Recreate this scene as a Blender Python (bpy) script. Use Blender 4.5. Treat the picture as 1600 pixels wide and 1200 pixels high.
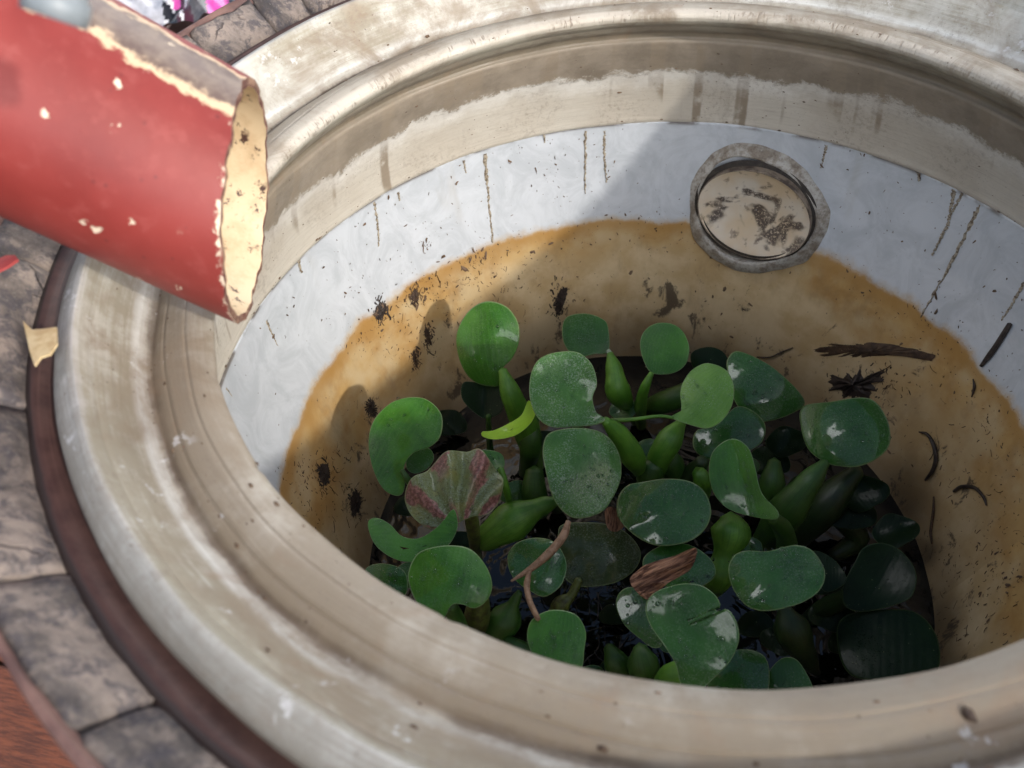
import bpy, bmesh, math, random
import numpy as np
from mathutils import Vector, Matrix

random.seed(7); RS = np.random.RandomState(11)
for o in list(bpy.data.objects): bpy.data.objects.remove(o)
S = bpy.context.scene; COL = S.collection

# ------------------------------------------------------------------ camera
CAM = Vector((0, -.42323, .32395)); YAW, PIT, ROLL, FPX = -.28339, .85387, -.09531, 1230.0
FW = Vector((math.sin(YAW)*math.cos(PIT), math.cos(YAW)*math.cos(PIT), -math.sin(PIT)))
_rt = FW.cross(Vector((0, 0, 1))).normalized(); _up = _rt.cross(FW)
RT = _rt*math.cos(ROLL)+_up*math.sin(ROLL); UP = -_rt*math.sin(ROLL)+_up*math.cos(ROLL)
cd = bpy.data.cameras.new('camera'); cam = bpy.data.objects.new('camera', cd); COL.objects.link(cam)
cd.sensor_width = 36; cd.lens = 36*FPX/1600; cd.clip_start = .01; cd.clip_end = 200
M = Matrix((RT, UP, -FW)).transposed().to_4x4(); M.translation = CAM; cam.matrix_world = M
cd.dof.use_dof = True; cd.dof.focus_distance = .72; cd.dof.aperture_fstop = 8.0
S.camera = cam
# ------------------------------------------------------------------ sky and sun
SAZ, SEL = math.radians(-29), math.radians(28)
LD = Vector((math.cos(SEL)*math.cos(SAZ), math.cos(SEL)*math.sin(SAZ), math.sin(SEL)))
w = bpy.data.worlds.new('World'); S.world = w; w.use_nodes = True
wn = w.node_tree.nodes; wl = w.node_tree.links
sky = wn.new('ShaderNodeTexSky'); sky.sky_type = 'NISHITA'; sky.sun_disc = False
sky.sun_elevation = SEL; sky.sun_rotation = math.atan2(LD.x, LD.y)
sky.dust_density = 3.0; sky.air_density = 1.0
tc = wn.new('ShaderNodeTexCoord'); cn = wn.new('ShaderNodeTexNoise'); cn.inputs['Scale'].default_value = 1.5; cn.inputs['Detail'].default_value = 6
cm_ = wn.new('ShaderNodeMapRange'); cm_.interpolation_type = 'SMOOTHSTEP'; cm_.inputs[1].default_value = .55; cm_.inputs[2].default_value = .61
cx_ = wn.new('ShaderNodeMix'); cx_.data_type = 'RGBA'; cx_.inputs[7].default_value = (36, 36.5, 37.5, 1)  # bright clouds added to the sky to give the leaves sheen
wl.new(tc.outputs['Generated'], cn.inputs['Vector']); wl.new(cn.outputs[0], cm_.inputs[0]); wl.new(cm_.outputs[0], cx_.inputs[0])
wl.new(sky.outputs[0], cx_.inputs[6]); wl.new(cx_.outputs[2], wn['Background'].inputs[0]); wn['Background'].inputs[1].default_value = .15
sd = bpy.data.lights.new('sun', 'SUN'); sun = bpy.data.objects.new('sun', sd); COL.objects.link(sun)
sd.energy = 2.35; sd.angle = math.radians(2.2); sd.color = (1, .95, .87)
sun.rotation_euler = LD.to_track_quat('Z', 'Y').to_euler(); sun.location = LD*5
S.view_settings.view_transform = 'Standard'; S.view_settings.look = 'None'
S.view_settings.gamma = 1; S.view_settings.use_curve_mapping = False
S.view_settings.exposure = .05
S.render.engine = 'CYCLES'

# ------------------------------------------------------------------ helpers
def ray(x, y): return (FW*FPX+RT*(x-800)-UP*(y-600)).normalized()
def at(x, y, z):                       # the point at height z seen at that spot of the photograph
    d = ray(x, y); return CAM+d*((z-CAM.z)/d.z)
def tag(o, label=None, cat=None, group=None, kind=None):
    for k, v in (('label', label), ('category', cat), ('group', group), ('kind', kind)):
        if v: o[k] = v
    return o
def empty(name, loc=(0, 0, 0)):
    o = bpy.data.objects.new(name, None); o.location = loc; o.empty_display_size = .02; COL.objects.link(o); return o
def mesh(name, vs, fs, mat, parent=None, smooth=True, uv=None, mi=None):
    me = bpy.data.meshes.new(name); me.from_pydata([tuple(v) for v in vs], [], fs)
    for m in (mat if isinstance(mat, (list, tuple)) else [mat]): me.materials.append(m)
    if smooth: me.polygons.foreach_set('use_smooth', [True]*len(me.polygons))
    if mi is not None: me.polygons.foreach_set('material_index', mi)
    if uv is not None:
        l = me.uv_layers.new(name='UVMap'); idx = np.zeros(len(me.loops), dtype=np.int32)
        me.loops.foreach_get('vertex_index', idx)
        l.data.foreach_set('uv', np.asarray(uv, dtype=np.float32)[idx].ravel())
    me.update()
    o = bpy.data.objects.new(name, me); COL.objects.link(o)
    if parent:
        o.parent = parent
        if parent.parent is None or True:
            L = parent.location.copy(); p = parent.parent
            while p: L += p.location; p = p.parent
            o.location = -L
    return o

# ---- materials
def newmat(name):
    m = bpy.data.materials.new(name); m.use_nodes = True
    return m, m.node_tree.nodes, m.node_tree.links, m.node_tree.nodes['Principled BSDF']
class G:
    def __init__(s, name):
        s.m, s.n, s.l, s.p = newmat(name)
    def nd(s, t, **kw):
        n = s.n.new(t)
        for k, v in kw.items(): setattr(n, k, v)
        return n
    def inp(s, sock, v):
        if isinstance(v, bpy.types.NodeSocket): s.l.new(v, sock)
        elif v is not None:
            if sock.type == 'RGBA' and len(v) == 3: v = (*v, 1)
            sock.default_value = v
    def math(s, op, a, b=None, c=None, clamp=False):
        n = s.nd('ShaderNodeMath', operation=op, use_clamp=clamp)
        s.inp(n.inputs[0], a)
        if b is not None: s.inp(n.inputs[1], b)
        if c is not None: s.inp(n.inputs[2], c)
        return n.outputs[0]
    def noise(s, vec, scale, detail=4, rough=.55, dist=0):
        n = s.nd('ShaderNodeTexNoise'); s.inp(n.inputs['Vector'], vec)
        n.inputs['Scale'].default_value = scale; n.inputs['Detail'].default_value = detail
        n.inputs['Roughness'].default_value = rough; n.inputs['Distortion'].default_value = dist
        return n.outputs[0]
    def vor(s, vec, scale, feature='F1', out=0):
        n = s.nd('ShaderNodeTexVoronoi', feature=feature); s.inp(n.inputs['Vector'], vec)
        n.inputs['Scale'].default_value = scale; return n.outputs[out]
    def mapv(s, vec, sc=(1, 1, 1), loc=(0, 0, 0)):
        n = s.nd('ShaderNodeMapping'); s.inp(n.inputs[0], vec); n.inputs['Scale'].default_value = sc
        n.inputs['Location'].default_value = loc; return n.outputs[0]
    def ramp(s, fac, stops, interp='LINEAR'):
        n = s.nd('ShaderNodeValToRGB'); s.inp(n.inputs[0], fac); cr = n.color_ramp; cr.interpolation = interp
        while len(cr.elements) < len(stops): cr.elements.new(.5)
        for e, (p, c) in zip(cr.elements, stops):
            e.position = p; e.color = (c, c, c, 1) if isinstance(c, (int, float)) else (*c, 1)
        return n.outputs[0]
    def step(s, v, a, b):   # smoothstep a..b
        n = s.nd('ShaderNodeMapRange', interpolation_type='SMOOTHSTEP')
        s.inp(n.inputs[0], v); n.inputs[1].default_value = a; n.inputs[2].default_value = b
        return n.outputs[0]
    def mix(s, f, a, b, mode='MIX'):
        n = s.nd('ShaderNodeMix', data_type='RGBA', blend_type=mode)
        s.inp(n.inputs[0], f); s.inp(n.inputs[6], a); s.inp(n.inputs[7], b); return n.outputs[2]
    def bump(s, h, strength=.3, dist=.001, prev=None):
        n = s.nd('ShaderNodeBump'); n.inputs['Strength'].default_value = strength
        n.inputs['Distance'].default_value = dist; s.inp(n.inputs['Height'], h)
        if prev is not None: s.l.new(prev, n.inputs['Normal'])
        return n.outputs[0]
    def geo(s): return s.nd('ShaderNodeNewGeometry').outputs['Position']
    def uv(s):
        u = s.nd('ShaderNodeUVMap'); u.uv_map = 'UVMap'; sp = s.nd('ShaderNodeSeparateXYZ'); s.l.new(u.outputs[0], sp.inputs[0])
        return u.outputs[0], sp.outputs[0], sp.outputs[1]
    def fin(s, col=None, rough=None, normal=None, **kw):
        s.inp(s.p.inputs['Base Color'], col)
        if rough is not None: s.inp(s.p.inputs['Roughness'], rough)
        if normal is not None: s.l.new(normal, s.p.inputs['Normal'])
        for k, v in kw.items(): s.inp(s.p.inputs[k.replace('_', ' ')], v)
        return s.m

# glazed rim of the pot: u = arc length, v = zone (0 outer edge, 1 top edge, 2 step, 3 lip, 4 crease, 5 liner joint)
def mat_rim():
    g = G('weathered_glaze'); U, u, v = g.uv(); P = g.geo()
    big = g.noise(P, 9, 5, .6); med = g.noise(P, 45, 6, .65); fine = g.noise(P, 260, 5, .7)
    ring = g.math('ADD', g.math('MULTIPLY', g.noise(g.mapv(U, (14, 14, 1)), 1.0, 6, .72), .6), g.math('MULTIPLY', g.noise(P, 70, 6, .7), .4))
    ring2 = g.noise(g.mapv(U, (26, 50, 1)), 1.0, 5, .7)
    vj = g.math('ADD', v, g.math('MULTIPLY', g.math('SUBTRACT', ring, .5), .22))
    vj = g.math('ADD', vj, g.math('MULTIPLY', g.math('SUBTRACT', med, .5), .16))
    vn = g.math('MULTIPLY', vj, .2)
    clean = g.ramp(vn, [(0, (.40, .38, .36)), (.10, (.52, .50, .49)), (.19, (.62, .60, .60)), (.22, (.63, .61, .57)), (.36, (.57, .54, .50)),  # pale stops at the top edge: highlight painted into the glaze
                        (.385, (.8, .79, .78)), (.405, (.45, .40, .34)), (.46, (.36, .305, .25)), (.56, (.47, .42, .365)), (.605, (.56, .52, .46)),  # near-white stop at the step: glare line painted into the glaze
                        (.66, (.46, .41, .33)), (.74, (.30, .255, .20)), (.80, (.22, .18, .135)), (1.0, (.52, .47, .39))])
    dirty = g.ramp(vn, [(0, (.24, .22, .19)), (.19, (.46, .44, .42)), (.22, (.40, .36, .29)), (.36, (.31, .265, .205)),
                        (.39, (.6, .57, .55)), (.43, (.25, .195, .14)), (.55, (.31, .255, .20)), (.605, (.37, .31, .25)), (.78, (.17, .135, .1)), (1.0, (.34, .29, .22))])  # pale stop repeats the painted glare line at the step
    # the front-left half of the rim leans further to the dirty ramp
    side = g.step(u, .9, 1.15)
    d = g.math('ADD', g.math('MULTIPLY', big, .9), g.math('MULTIPLY', ring, .55))
    d = g.math('ADD', d, g.math('MULTIPLY', side, .16)); d = g.math('ADD', d, g.math('MULTIPLY', g.math('SUBTRACT', med, .5), .35))
    dm = g.step(d, .66, .90)
    col = g.mix(dm, clean, dirty)
    col = g.mix(1.0, col, (.85, .865, .835), 'MULTIPLY')
    # peeling film under the lip: brown above, pale below, with runs
    fa = g.noise(g.mapv(U, (48, .12, 1)), 1.0, 2, .5); fb = g.noise(g.mapv(U, (9, .05, 1), (4, 0, 0)), 1.0, 2, .5)
    edge = g.math('ADD', v, g.math('MULTIPLY', g.math('SUBTRACT', g.noise(g.mapv(U, (5, .05, 1)), 1.0, 2), .5), .5))
    fa = g.math('ADD', fa, g.math('MULTIPLY', g.math('SUBTRACT', med, .5), .05))
    dripm = g.math('MULTIPLY', g.step(fa, .53, .60), g.math('SUBTRACT', 1, g.step(g.math('SUBTRACT', v, g.math('MULTIPLY', g.step(fb, .36, .68), .75)), 4.30, 4.48)))
    dripm = g.math('MULTIPLY', dripm, g.step(g.noise(P, 60, 4), .28, .5))
    edge = g.math('ADD', edge, g.math('MULTIPLY', g.math('SUBTRACT', g.noise(P, 38, 6, .75), .5), .42))
    inthr = g.step(v, 4.02, 4.08)
    pale = g.mix(g.step(ring2, .45, .75), (.55, .51, .44), (.46, .42, .36))
    low_tone = g.mix(g.step(edge, 4.34, 4.44), g.mix(g.step(g.noise(P, 24, 5, .65), .35, .65), (.30, .25, .195), (.20, .165, .125)), pale)
    rimline = g.math('MULTIPLY', g.step(edge, 4.36, 4.41), g.math('SUBTRACT', 1, g.step(edge, 4.42, 4.62)))
    low_tone = g.mix(g.math('MULTIPLY', dripm, .95), low_tone, (.26, .21, .155))
    low_tone = g.mix(g.math('MULTIPLY', rimline, .55), low_tone, (.74, .72, .68))
    low_tone = g.mix(g.math('MULTIPLY', g.step(big, .42, .62), .3), low_tone, (.34, .28, .21))
    col = g.mix(inthr, col, low_tone)
    # ticks scraped into the lip
    tick = g.noise(g.mapv(U, (330, 3, 1)), 1.0, 2, .6)
    lipm = g.math('MULTIPLY', g.step(v, 2.80, 2.88), g.math('SUBTRACT', 1, g.step(v, 3.06, 3.2)))
    back = g.math('MULTIPLY', g.step(u, .15, .3), g.math('SUBTRACT', 1, g.step(u, 1.0, 1.15)))
    lipb = g.math('MULTIPLY', lipm, back)
    col = g.mix(g.math('MULTIPLY', lipb, .6), col, (.62, .56, .48))
    tk = g.math('MULTIPLY', g.math('MULTIPLY', lipb, g.step(tick, .52, .62)), g.math('MULTIPLY', g.step(med, .42, .54), g.step(g.noise(g.mapv(U, (12, 2, 1)), 1.0, 2), .42, .58)))
    col = g.mix(g.math('MULTIPLY', tk, .65), col, (.17, .125, .09))
    front = g.math('SUBTRACT', 1, back)
    groove = g.math('MULTIPLY', g.step(vj, 2.02, 2.10), g.math('SUBTRACT', 1, g.step(vj, 2.12, 2.26)))
    col = g.mix(g.math('MULTIPLY', g.math('MULTIPLY', groove, g.step(big, .3, .5)), .9), col, (.11, .08, .055))
    mud = g.math('MULTIPLY', g.step(g.noise(g.mapv(P, (1, 1, 1), (7, 2, 0)), 13, 7, .68, .8), .44, .66), g.step(v, 1.02, 1.2))
    mud = g.math('MULTIPLY', mud, g.math('SUBTRACT', 1, inthr))
    col = g.mix(g.math('MULTIPLY', mud, .85), col, (.24, .19, .135))
    wash = g.math('MULTIPLY', g.step(ring, .40, .56), g.math('SUBTRACT', 1, g.step(v, .9, 1.0)))
    col = g.mix(g.math('MULTIPLY', wash, .45), col, (.22, .20, .17))
    # concentric hairlines and specks
    hair = g.step(ring2, .66, .74)
    col = g.mix(g.math('MULTIPLY', hair, .30), col, (.17, .12, .085))
    sp = g.math('SUBTRACT', 1, g.step(g.vor(P, 150), .05, .13))
    sp = g.math('MULTIPLY', sp, g.step(g.noise(P, 30, 2), .55, .66))
    col = g.mix(g.math('MULTIPLY', sp, .8), col, (.10, .06, .045))
    brn = g.math('MULTIPLY', g.step(g.noise(P, 22, 4, .6, .6), .56, .74), g.math('SUBTRACT', 1, inthr))
    col = g.mix(g.math('MULTIPLY', brn, .4), col, (.24, .15, .09))
    pit = g.math('MULTIPLY', g.math('SUBTRACT', 1, g.step(g.vor(P, 330), .08, .2)), g.step(g.noise(P, 26, 4), .46, .6))
    col = g.mix(g.math('MULTIPLY', pit, .45), col, (.15, .115, .09))
    gr = g.math('MULTIPLY', g.step(g.noise(P, 210, 5, .75), .48, .64), g.step(g.noise(P, 17, 5), .4, .62)); col = g.mix(g.math('MULTIPLY', gr, .38), col, (.22, .18, .145))
    chip = g.math('MULTIPLY', g.step(g.noise(g.mapv(P, (1, 1, 1), (3, 1, 0)), 38, 6, .7), .615, .66), g.math('SUBTRACT', 1, g.step(v, 2.3, 2.6)))
    col = g.mix(g.math('MULTIPLY', chip, .6), col, (.66, .66, .67))
    h = g.math('ADD', g.math('MULTIPLY', ring, .8), g.math('ADD', g.math('MULTIPLY', med, .5), g.math('MULTIPLY', fine, .15)))
    h = g.math('SUBTRACT', h, g.math('MULTIPLY', tk, .35))
    h = g.math('ADD', h, g.math('MULTIPLY', g.math('MULTIPLY', inthr, g.math('SUBTRACT', 1, g.step(edge, 4.38, 4.42))), .35))
    r = g.math('ADD', .34, g.math('MULTIPLY', g.math('ADD', dm, med), .22))
    return g.fin(col, r, g.bump(h, .55, .0022))

def mat_liner():   # v: 0 joint, 1 tide line, 2 mid, 3 water
    g = G('stained_enamel'); U, u, v = g.uv(); P = g.geo()
    big = g.noise(P, 7, 5, .6); med = g.noise(P, 28, 6, .65, .4); fine = g.noise(P, 150, 6, .7)
    vj = g.math('ADD', v, g.math('MULTIPLY', g.math('SUBTRACT', g.noise(P, 16, 5, .65), .5), .34))
    vj = g.math('ADD', vj, g.math('MULTIPLY', g.math('SUBTRACT', fine, .5), .035))
    white = g.mix(g.step(g.noise(P, 22, 6, .7, 1.2), .35, .68), (.56, .59, .63), (.46, .49, .525))
    # faint grey runs below the joint
    run = g.noise(g.mapv(U, (24, .5, 1)), 1.0, 3, .6)
    rm = g.math('MULTIPLY', g.step(run, .60, .74), g.math('SUBTRACT', 1, g.step(v, .2, 1.0)))
    white = g.mix(g.math('MULTIPLY', rm, .35), white, (.34, .31, .25))
    side = g.math('MAXIMUM', g.step(u, .62, .95), g.math('MULTIPLY', g.math('SUBTRACT', 1, g.step(u, .27, .42)), .8))                               # left part keeps the strong rust colour
    orange = g.mix(g.step(med, .32, .66), (.52, .34, .14), (.41, .235, .08))
    orange2 = g.mix(g.step(g.noise(P, 24, 5), .38, .7), orange, (.55, .42, .24))
    mauve = g.mix(g.step(g.noise(P, 16, 6, .6), .38, .62), (.66, .52, .32), (.52, .37, .19))
    low = g.math('ADD', g.math('ADD', g.math('SUBTRACT', vj, g.math('MULTIPLY', side, .75)), g.math('MULTIPLY', g.math('SUBTRACT', big, .5), 1.3)), 0)
    lowc = g.mix(g.step(low, 1.12, 1.55), orange2, mauve)
    brown = g.math('MULTIPLY', g.math('SUBTRACT', 1, g.step(u, .18, .42)), g.step(vj, 1.1, 1.8))
    lowc = g.mix(g.math('MULTIPLY', brown, .35), lowc, (.34, .22, .10))
    col = g.mix(g.step(vj, .93, 1.07), white, lowc)
    line = g.math('MULTIPLY', g.step(vj, .99, 1.05), g.math('SUBTRACT', 1, g.step(vj, 1.08, 1.28)))
    col = g.mix(g.math('MULTIPLY', line, .7), col, (.40, .22, .065))
    jn = g.math('MULTIPLY', g.math('SUBTRACT', 1, g.step(v, .02, .07)), g.step(g.noise(P, 26, 4), .42, .56)); col = g.mix(g.math('MULTIPLY', jn, .85), col, (.09, .065, .045))
    # black slime patches, denser towards the water
    ws = g.noise(g.mapv(U, (30, 1.1, 1)), 1.0, 5, .7); col = g.mix(g.math('MULTIPLY', g.math('MULTIPLY', g.step(ws, .5, .72), g.step(v, 1.0, 1.3)), .35), col, (.22, .14, .075))
    slm = g.noise(g.mapv(P, (1, 1, .55)), 34, 7, .72, .5)
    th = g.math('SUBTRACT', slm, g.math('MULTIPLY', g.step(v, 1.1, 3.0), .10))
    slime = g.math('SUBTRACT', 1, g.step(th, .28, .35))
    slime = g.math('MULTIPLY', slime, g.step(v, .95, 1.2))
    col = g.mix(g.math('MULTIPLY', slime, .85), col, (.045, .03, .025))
    low_tone = g.math('MULTIPLY', g.step(v, 2.2, 3.0), .55)  # wall colour darkens evenly towards the water
    col = g.mix(low_tone, col, (.11, .085, .06))
    sp = g.math('SUBTRACT', 1, g.step(g.vor(g.mapv(P, (1, 1, .6)), 130), .05, .12))
    sp = g.math('MULTIPLY', sp, g.step(g.noise(P, 20, 3), .50, .62))
    col = g.mix(g.math('MULTIPLY', sp, .8), col, (.06, .04, .03))
    h = g.math('ADD', g.math('MULTIPLY', med, .4), g.math('MULTIPLY', fine, .15))
    r = g.math('ADD', .22, g.math('MULTIPLY', g.step(vj, .97, 1.1), .22))
    return g.fin(col, r, g.bump(h, .28, .001))

def mat_leaf(name, base, light, speckle=0.0, yellow=0.0, pink=0.0, wet=.5, coat=.5):
    g = G(name); U, u, v = g.uv(); P = g.geo()
    big = g.noise(P, 30, 4, .6); fine = g.noise(P, 620, 4, .65)
    col = g.mix(g.step(big, .35, .68), base, light)
    # arching veins: lines of constant cross position scaled by the blade's width
    w_ = g.math('SQRT', g.math('MAXIMUM', g.math('SUBTRACT', 1.25, g.math('MULTIPLY', u, u)), .05))
    a = g.math('DIVIDE', v, w_)
    vein = g.math('SINE', g.math('MULTIPLY', a, 52))
    vm = g.step(vein, .35, 1.0)
    col = g.mix(g.math('MULTIPLY', vm, .30), col, light)
    rim_ = g.math('SQRT', g.math('ADD', g.math('MULTIPLY', u, u), g.math('MULTIPLY', v, v)))
    if speckle:  # pale speckle painted in for droplets glinting on the blade
        dn = g.step(g.noise(P, 650, 4, .8), .50, .60)
        dn = g.math('MULTIPLY', dn, g.step(g.noise(P, 38, 3), .34, .58))
        col = g.mix(g.math('MULTIPLY', dn, speckle), col, (.38, .46, .36))
    if yellow:
        col = g.mix(g.math('MULTIPLY', g.step(g.noise(P, 55, 4), .45, .7), yellow), col, (.30, .26, .05))
    if pink:
        an = g.nd('ShaderNodeMath', operation='ARCTAN2'); g.inp(an.inputs[0], v); g.inp(an.inputs[1], g.math('ADD', u, .9))
        st = g.math('ADD', g.math('MULTIPLY', an.outputs[0], 11), g.math('MULTIPLY', g.math('SUBTRACT', g.noise(P, 70, 5), .5), 5))
        pm = g.math('MULTIPLY', g.step(g.math('SINE', st), -.05, .5), g.step(rim_, .2, .55))
        pk = g.mix(g.step(g.noise(P, 300, 4), .4, .6), (.36, .17, .15), (.17, .06, .06))
        col = g.mix(g.math('MULTIPLY', pm, pink), col, pk)
        sp = g.step(g.noise(P, 500, 3), .58, .64); col = g.mix(g.math('MULTIPLY', sp, .7), col, (.07, .07, .03))
    e_ = g.nd('ShaderNodeAttribute', attribute_name='edge').outputs['Fac']
    col = g.mix(g.math('MULTIPLY', g.step(e_, .955, .985), .55 if coat > .2 else .12), col, (.26, .36, .16))
    spots = g.math('MULTIPLY', g.math('SUBTRACT', 1, g.step(g.vor(P, 240), .06, .16)), g.step(g.noise(P, 60, 2), .52, .6))
    col = g.mix(g.math('MULTIPLY', spots, .55), col, (.20, .24, .10))
    dr = g.nd('ShaderNodeTexVoronoi', feature='F1'); g.inp(dr.inputs['Vector'], P); dr.inputs['Scale'].default_value = 560
    drop = g.math('SUBTRACT', 1, g.step(dr.outputs[0], .0, .38))
    dmask = g.step(g.noise(P, 45, 3), .62-.22*wet, .78-.22*wet)
    h = g.math('ADD', g.math('MULTIPLY', g.math('MULTIPLY', drop, dmask), 1.5), g.math('ADD', g.math('MULTIPLY', vein, .06), g.math('MULTIPLY', fine, .16+.5*speckle)))
    h = g.math('ADD', h, g.math('MULTIPLY', g.noise(P, 55, 3), 1.3))
    rough = g.math('ADD', .22+.13*speckle, g.math('MULTIPLY', g.noise(P, 70, 3), .22))
    nrm = g.bump(h, .7, .0009)
    g.fin(col, rough, nrm, Specular_IOR_Level=(.3 if coat > .2 else .12), Coat_Weight=coat, Coat_Roughness=.04, Coat_IOR=1.5)
    tr = g.nd('ShaderNodeBsdfTranslucent'); g.l.new(g.mix(.5, col, (.16, .30, .03)), tr.inputs[0]); g.l.new(nrm, tr.inputs['Normal'])
    ms = g.nd('ShaderNodeMixShader'); ms.inputs[0].default_value = .13
    g.l.new(g.p.outputs[0], ms.inputs[1]); g.l.new(tr.outputs[0], ms.inputs[2])
    g.l.new(ms.outputs[0], g.n['Material Output'].inputs[0])
    return g.m

def simple(name, c1, c2, scale=60, rough=.6, bump=.4, dist=.001, det=5, lo=.38, hi=.64, **kw):
    g = G(name); P = g.geo(); n = g.noise(P, scale, det, .65); f = g.noise(P, scale*5, 4, .7)
    col = g.mix(g.step(n, lo, hi), c1, c2)
    return g.fin(col, rough, g.bump(g.math('ADD', n, g.math('MULTIPLY', f, .4)), bump, dist), **kw)

MT = {}
MT['rim'] = mat_rim(); MT['liner'] = mat_liner()
MT['leaf_mid'] = mat_leaf('leaf_mid_green', (.030, .125, .010), (.06, .21, .018), .08)
MT['leaf_dark'] = mat_leaf('leaf_dark_green', (.020, .085, .010), (.034, .125, .016), .15)
MT['leaf_shaded'] = mat_leaf('leaf_green_painted_shade', (.005, .016, .005), (.008, .023, .007), .0, coat=.06)  # green taken nearly to black: the pot's deep shade put into the colour
MT['leaf_speckled'] = mat_leaf('leaf_speckled_green', (.045, .15, .028), (.075, .21, .04), .55, wet=.9)
MT['leaf_fresh'] = mat_leaf('leaf_fresh_green', (.11, .27, .035), (.16, .35, .045), .3)
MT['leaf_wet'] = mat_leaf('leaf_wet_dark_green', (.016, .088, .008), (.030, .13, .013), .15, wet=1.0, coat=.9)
MT['leaf_yellow'] = mat_leaf('leaf_yellow_green', (.30, .56, .01), (.40, .68, .02), 0, .1)
MT['leaf_mottled'] = mat_leaf('leaf_mottled_pink', (.13, .17, .06), (.2, .25, .12), .5, .5, .95, wet=.7)
MT['leaf_olive'] = mat_leaf('leaf_olive', (.035, .06, .018), (.05, .08, .022), .35, .12)
def mat_stalk(name, c1, c2, tip):
    g = G(name); U, u, v = g.uv(); P = g.geo(); fib = g.noise(g.mapv(U, (38, 2.2, 1)), 1.0, 5, .7); n = g.noise(P, 45, 5, .65)
    c = g.mix(g.step(n, .36, .66), c1, c2); c = g.mix(g.math('MULTIPLY', g.step(fib, .48, .62), .45), c, tuple(x*.55 for x in c1))
    c = g.mix(g.math('MULTIPLY', g.step(v, .55, 1.0), .6), c, tip)
    sp = g.math('MULTIPLY', g.math('SUBTRACT', 1, g.step(g.vor(P, 260), .06, .15)), g.step(n, .5, .6)); c = g.mix(g.math('MULTIPLY', sp, .6), c, (.06, .035, .015))
    return g.fin(c, g.math('ADD', .28, g.math('MULTIPLY', n, .25)), g.bump(g.math('ADD', fib, g.math('MULTIPLY', n, .5)), .35, .0008))
MT['stalk'] = mat_stalk('stalk_green', (.065, .19, .018), (.12, .29, .03), (.10, .13, .03))
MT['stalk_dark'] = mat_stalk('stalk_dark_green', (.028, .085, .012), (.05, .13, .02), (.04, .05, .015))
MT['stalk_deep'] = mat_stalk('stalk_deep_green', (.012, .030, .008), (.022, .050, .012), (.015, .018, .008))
MT['stalk_olive'] = simple('stalk_olive', (.10, .13, .025), (.045, .045, .015), 160, .4, .3, .0008)
g = G('dry_brown_leaf'); U, u, v = g.uv(); P = g.geo(); n1 = g.noise(P, 90, 5, .7)
fo = g.noise(g.mapv(U, (.7, 7, 1)), 1.6, 3, .6, .8); c = g.mix(g.step(fo, .38, .60), (.10, .035, .018), (.46, .23, .13)); c = g.mix(g.math('MULTIPLY', g.step(n1, .5, .7), .5), c, (.30, .13, .05))
MT['dry'] = g.fin(c, .55, g.bump(g.math('ADD', fo, g.math('MULTIPLY', n1, .3)), 1.0, .006))
MT['dry_stem'] = simple('dry_stem', (.34, .21, .13), (.20, .11, .06), 200, .6, .7, .001)
MT['muck'] = simple('black_muck', (.022, .014, .012), (.05, .035, .028), 180, .55, .8, .001)
MT['muck_brown'] = simple('brown_muck', (.085, .05, .028), (.04, .022, .015), 140, .6, .8, .001)
MT['fleck'] = simple('dirt_fleck', (.08, .05, .032), (.17, .11, .07), 90, .8, .3)
MT['runstain'] = simple('dried_dirt_run', (.40, .35, .27), (.15, .115, .08), 330, .8, .9, .0012, lo=.44, hi=.60)
MT['drop'] = None
g = G('water_drop'); MT['drop'] = g.fin((.9, .95, .95), .02, Transmission_Weight=1.0, IOR=1.33)

# ------------------------------------------------------------------ the rings of the pot (radius, height, tilts, centre), measured on the photograph
def fn(r, z, a=0, b=0, cx=0, cy=0):
    def f(t):
        x = cx+r*math.cos(t); y = cy+r*math.sin(t); return Vector((x, y, z+a*x+b*y))
    return f
LIPR = dict(r=.300, z=0)
GR = (.32298, -.03473, .0039, .00525, -.00085, 0)
MR = (.34361, .00108, -.00016, -.01935, .0011, 0)
EF = (.36352, .03763, -.00739, .00481, .00236, 0)
BR = (.37984, .02481, -.00756, .01217, .00192, 0)
BO = (.3908, .02975, .00241, .01056, .00087, 0)
SR = (.41945, .05385, .00283, .00529, .00016, 0)
C2 = (.35637, -.13495, .0154, -.00804, .00203, 0)
WR = (.33136, -.25211, -.01255, .00625, -.00091, 0)
WATER_Z = -.442
def off(R, dr=0, dz=0): return (R[0]+dr, R[1]+dz)+tuple(R[2:])
def lerp(A, B, t, dz=0, dr=0):
    r = [a+(b-a)*t for a, b in zip(A, B)]; r[0] += dr; r[1] += dz; return tuple(r)
LIP = (.300, 0, 0, 0, 0, 0)
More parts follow.
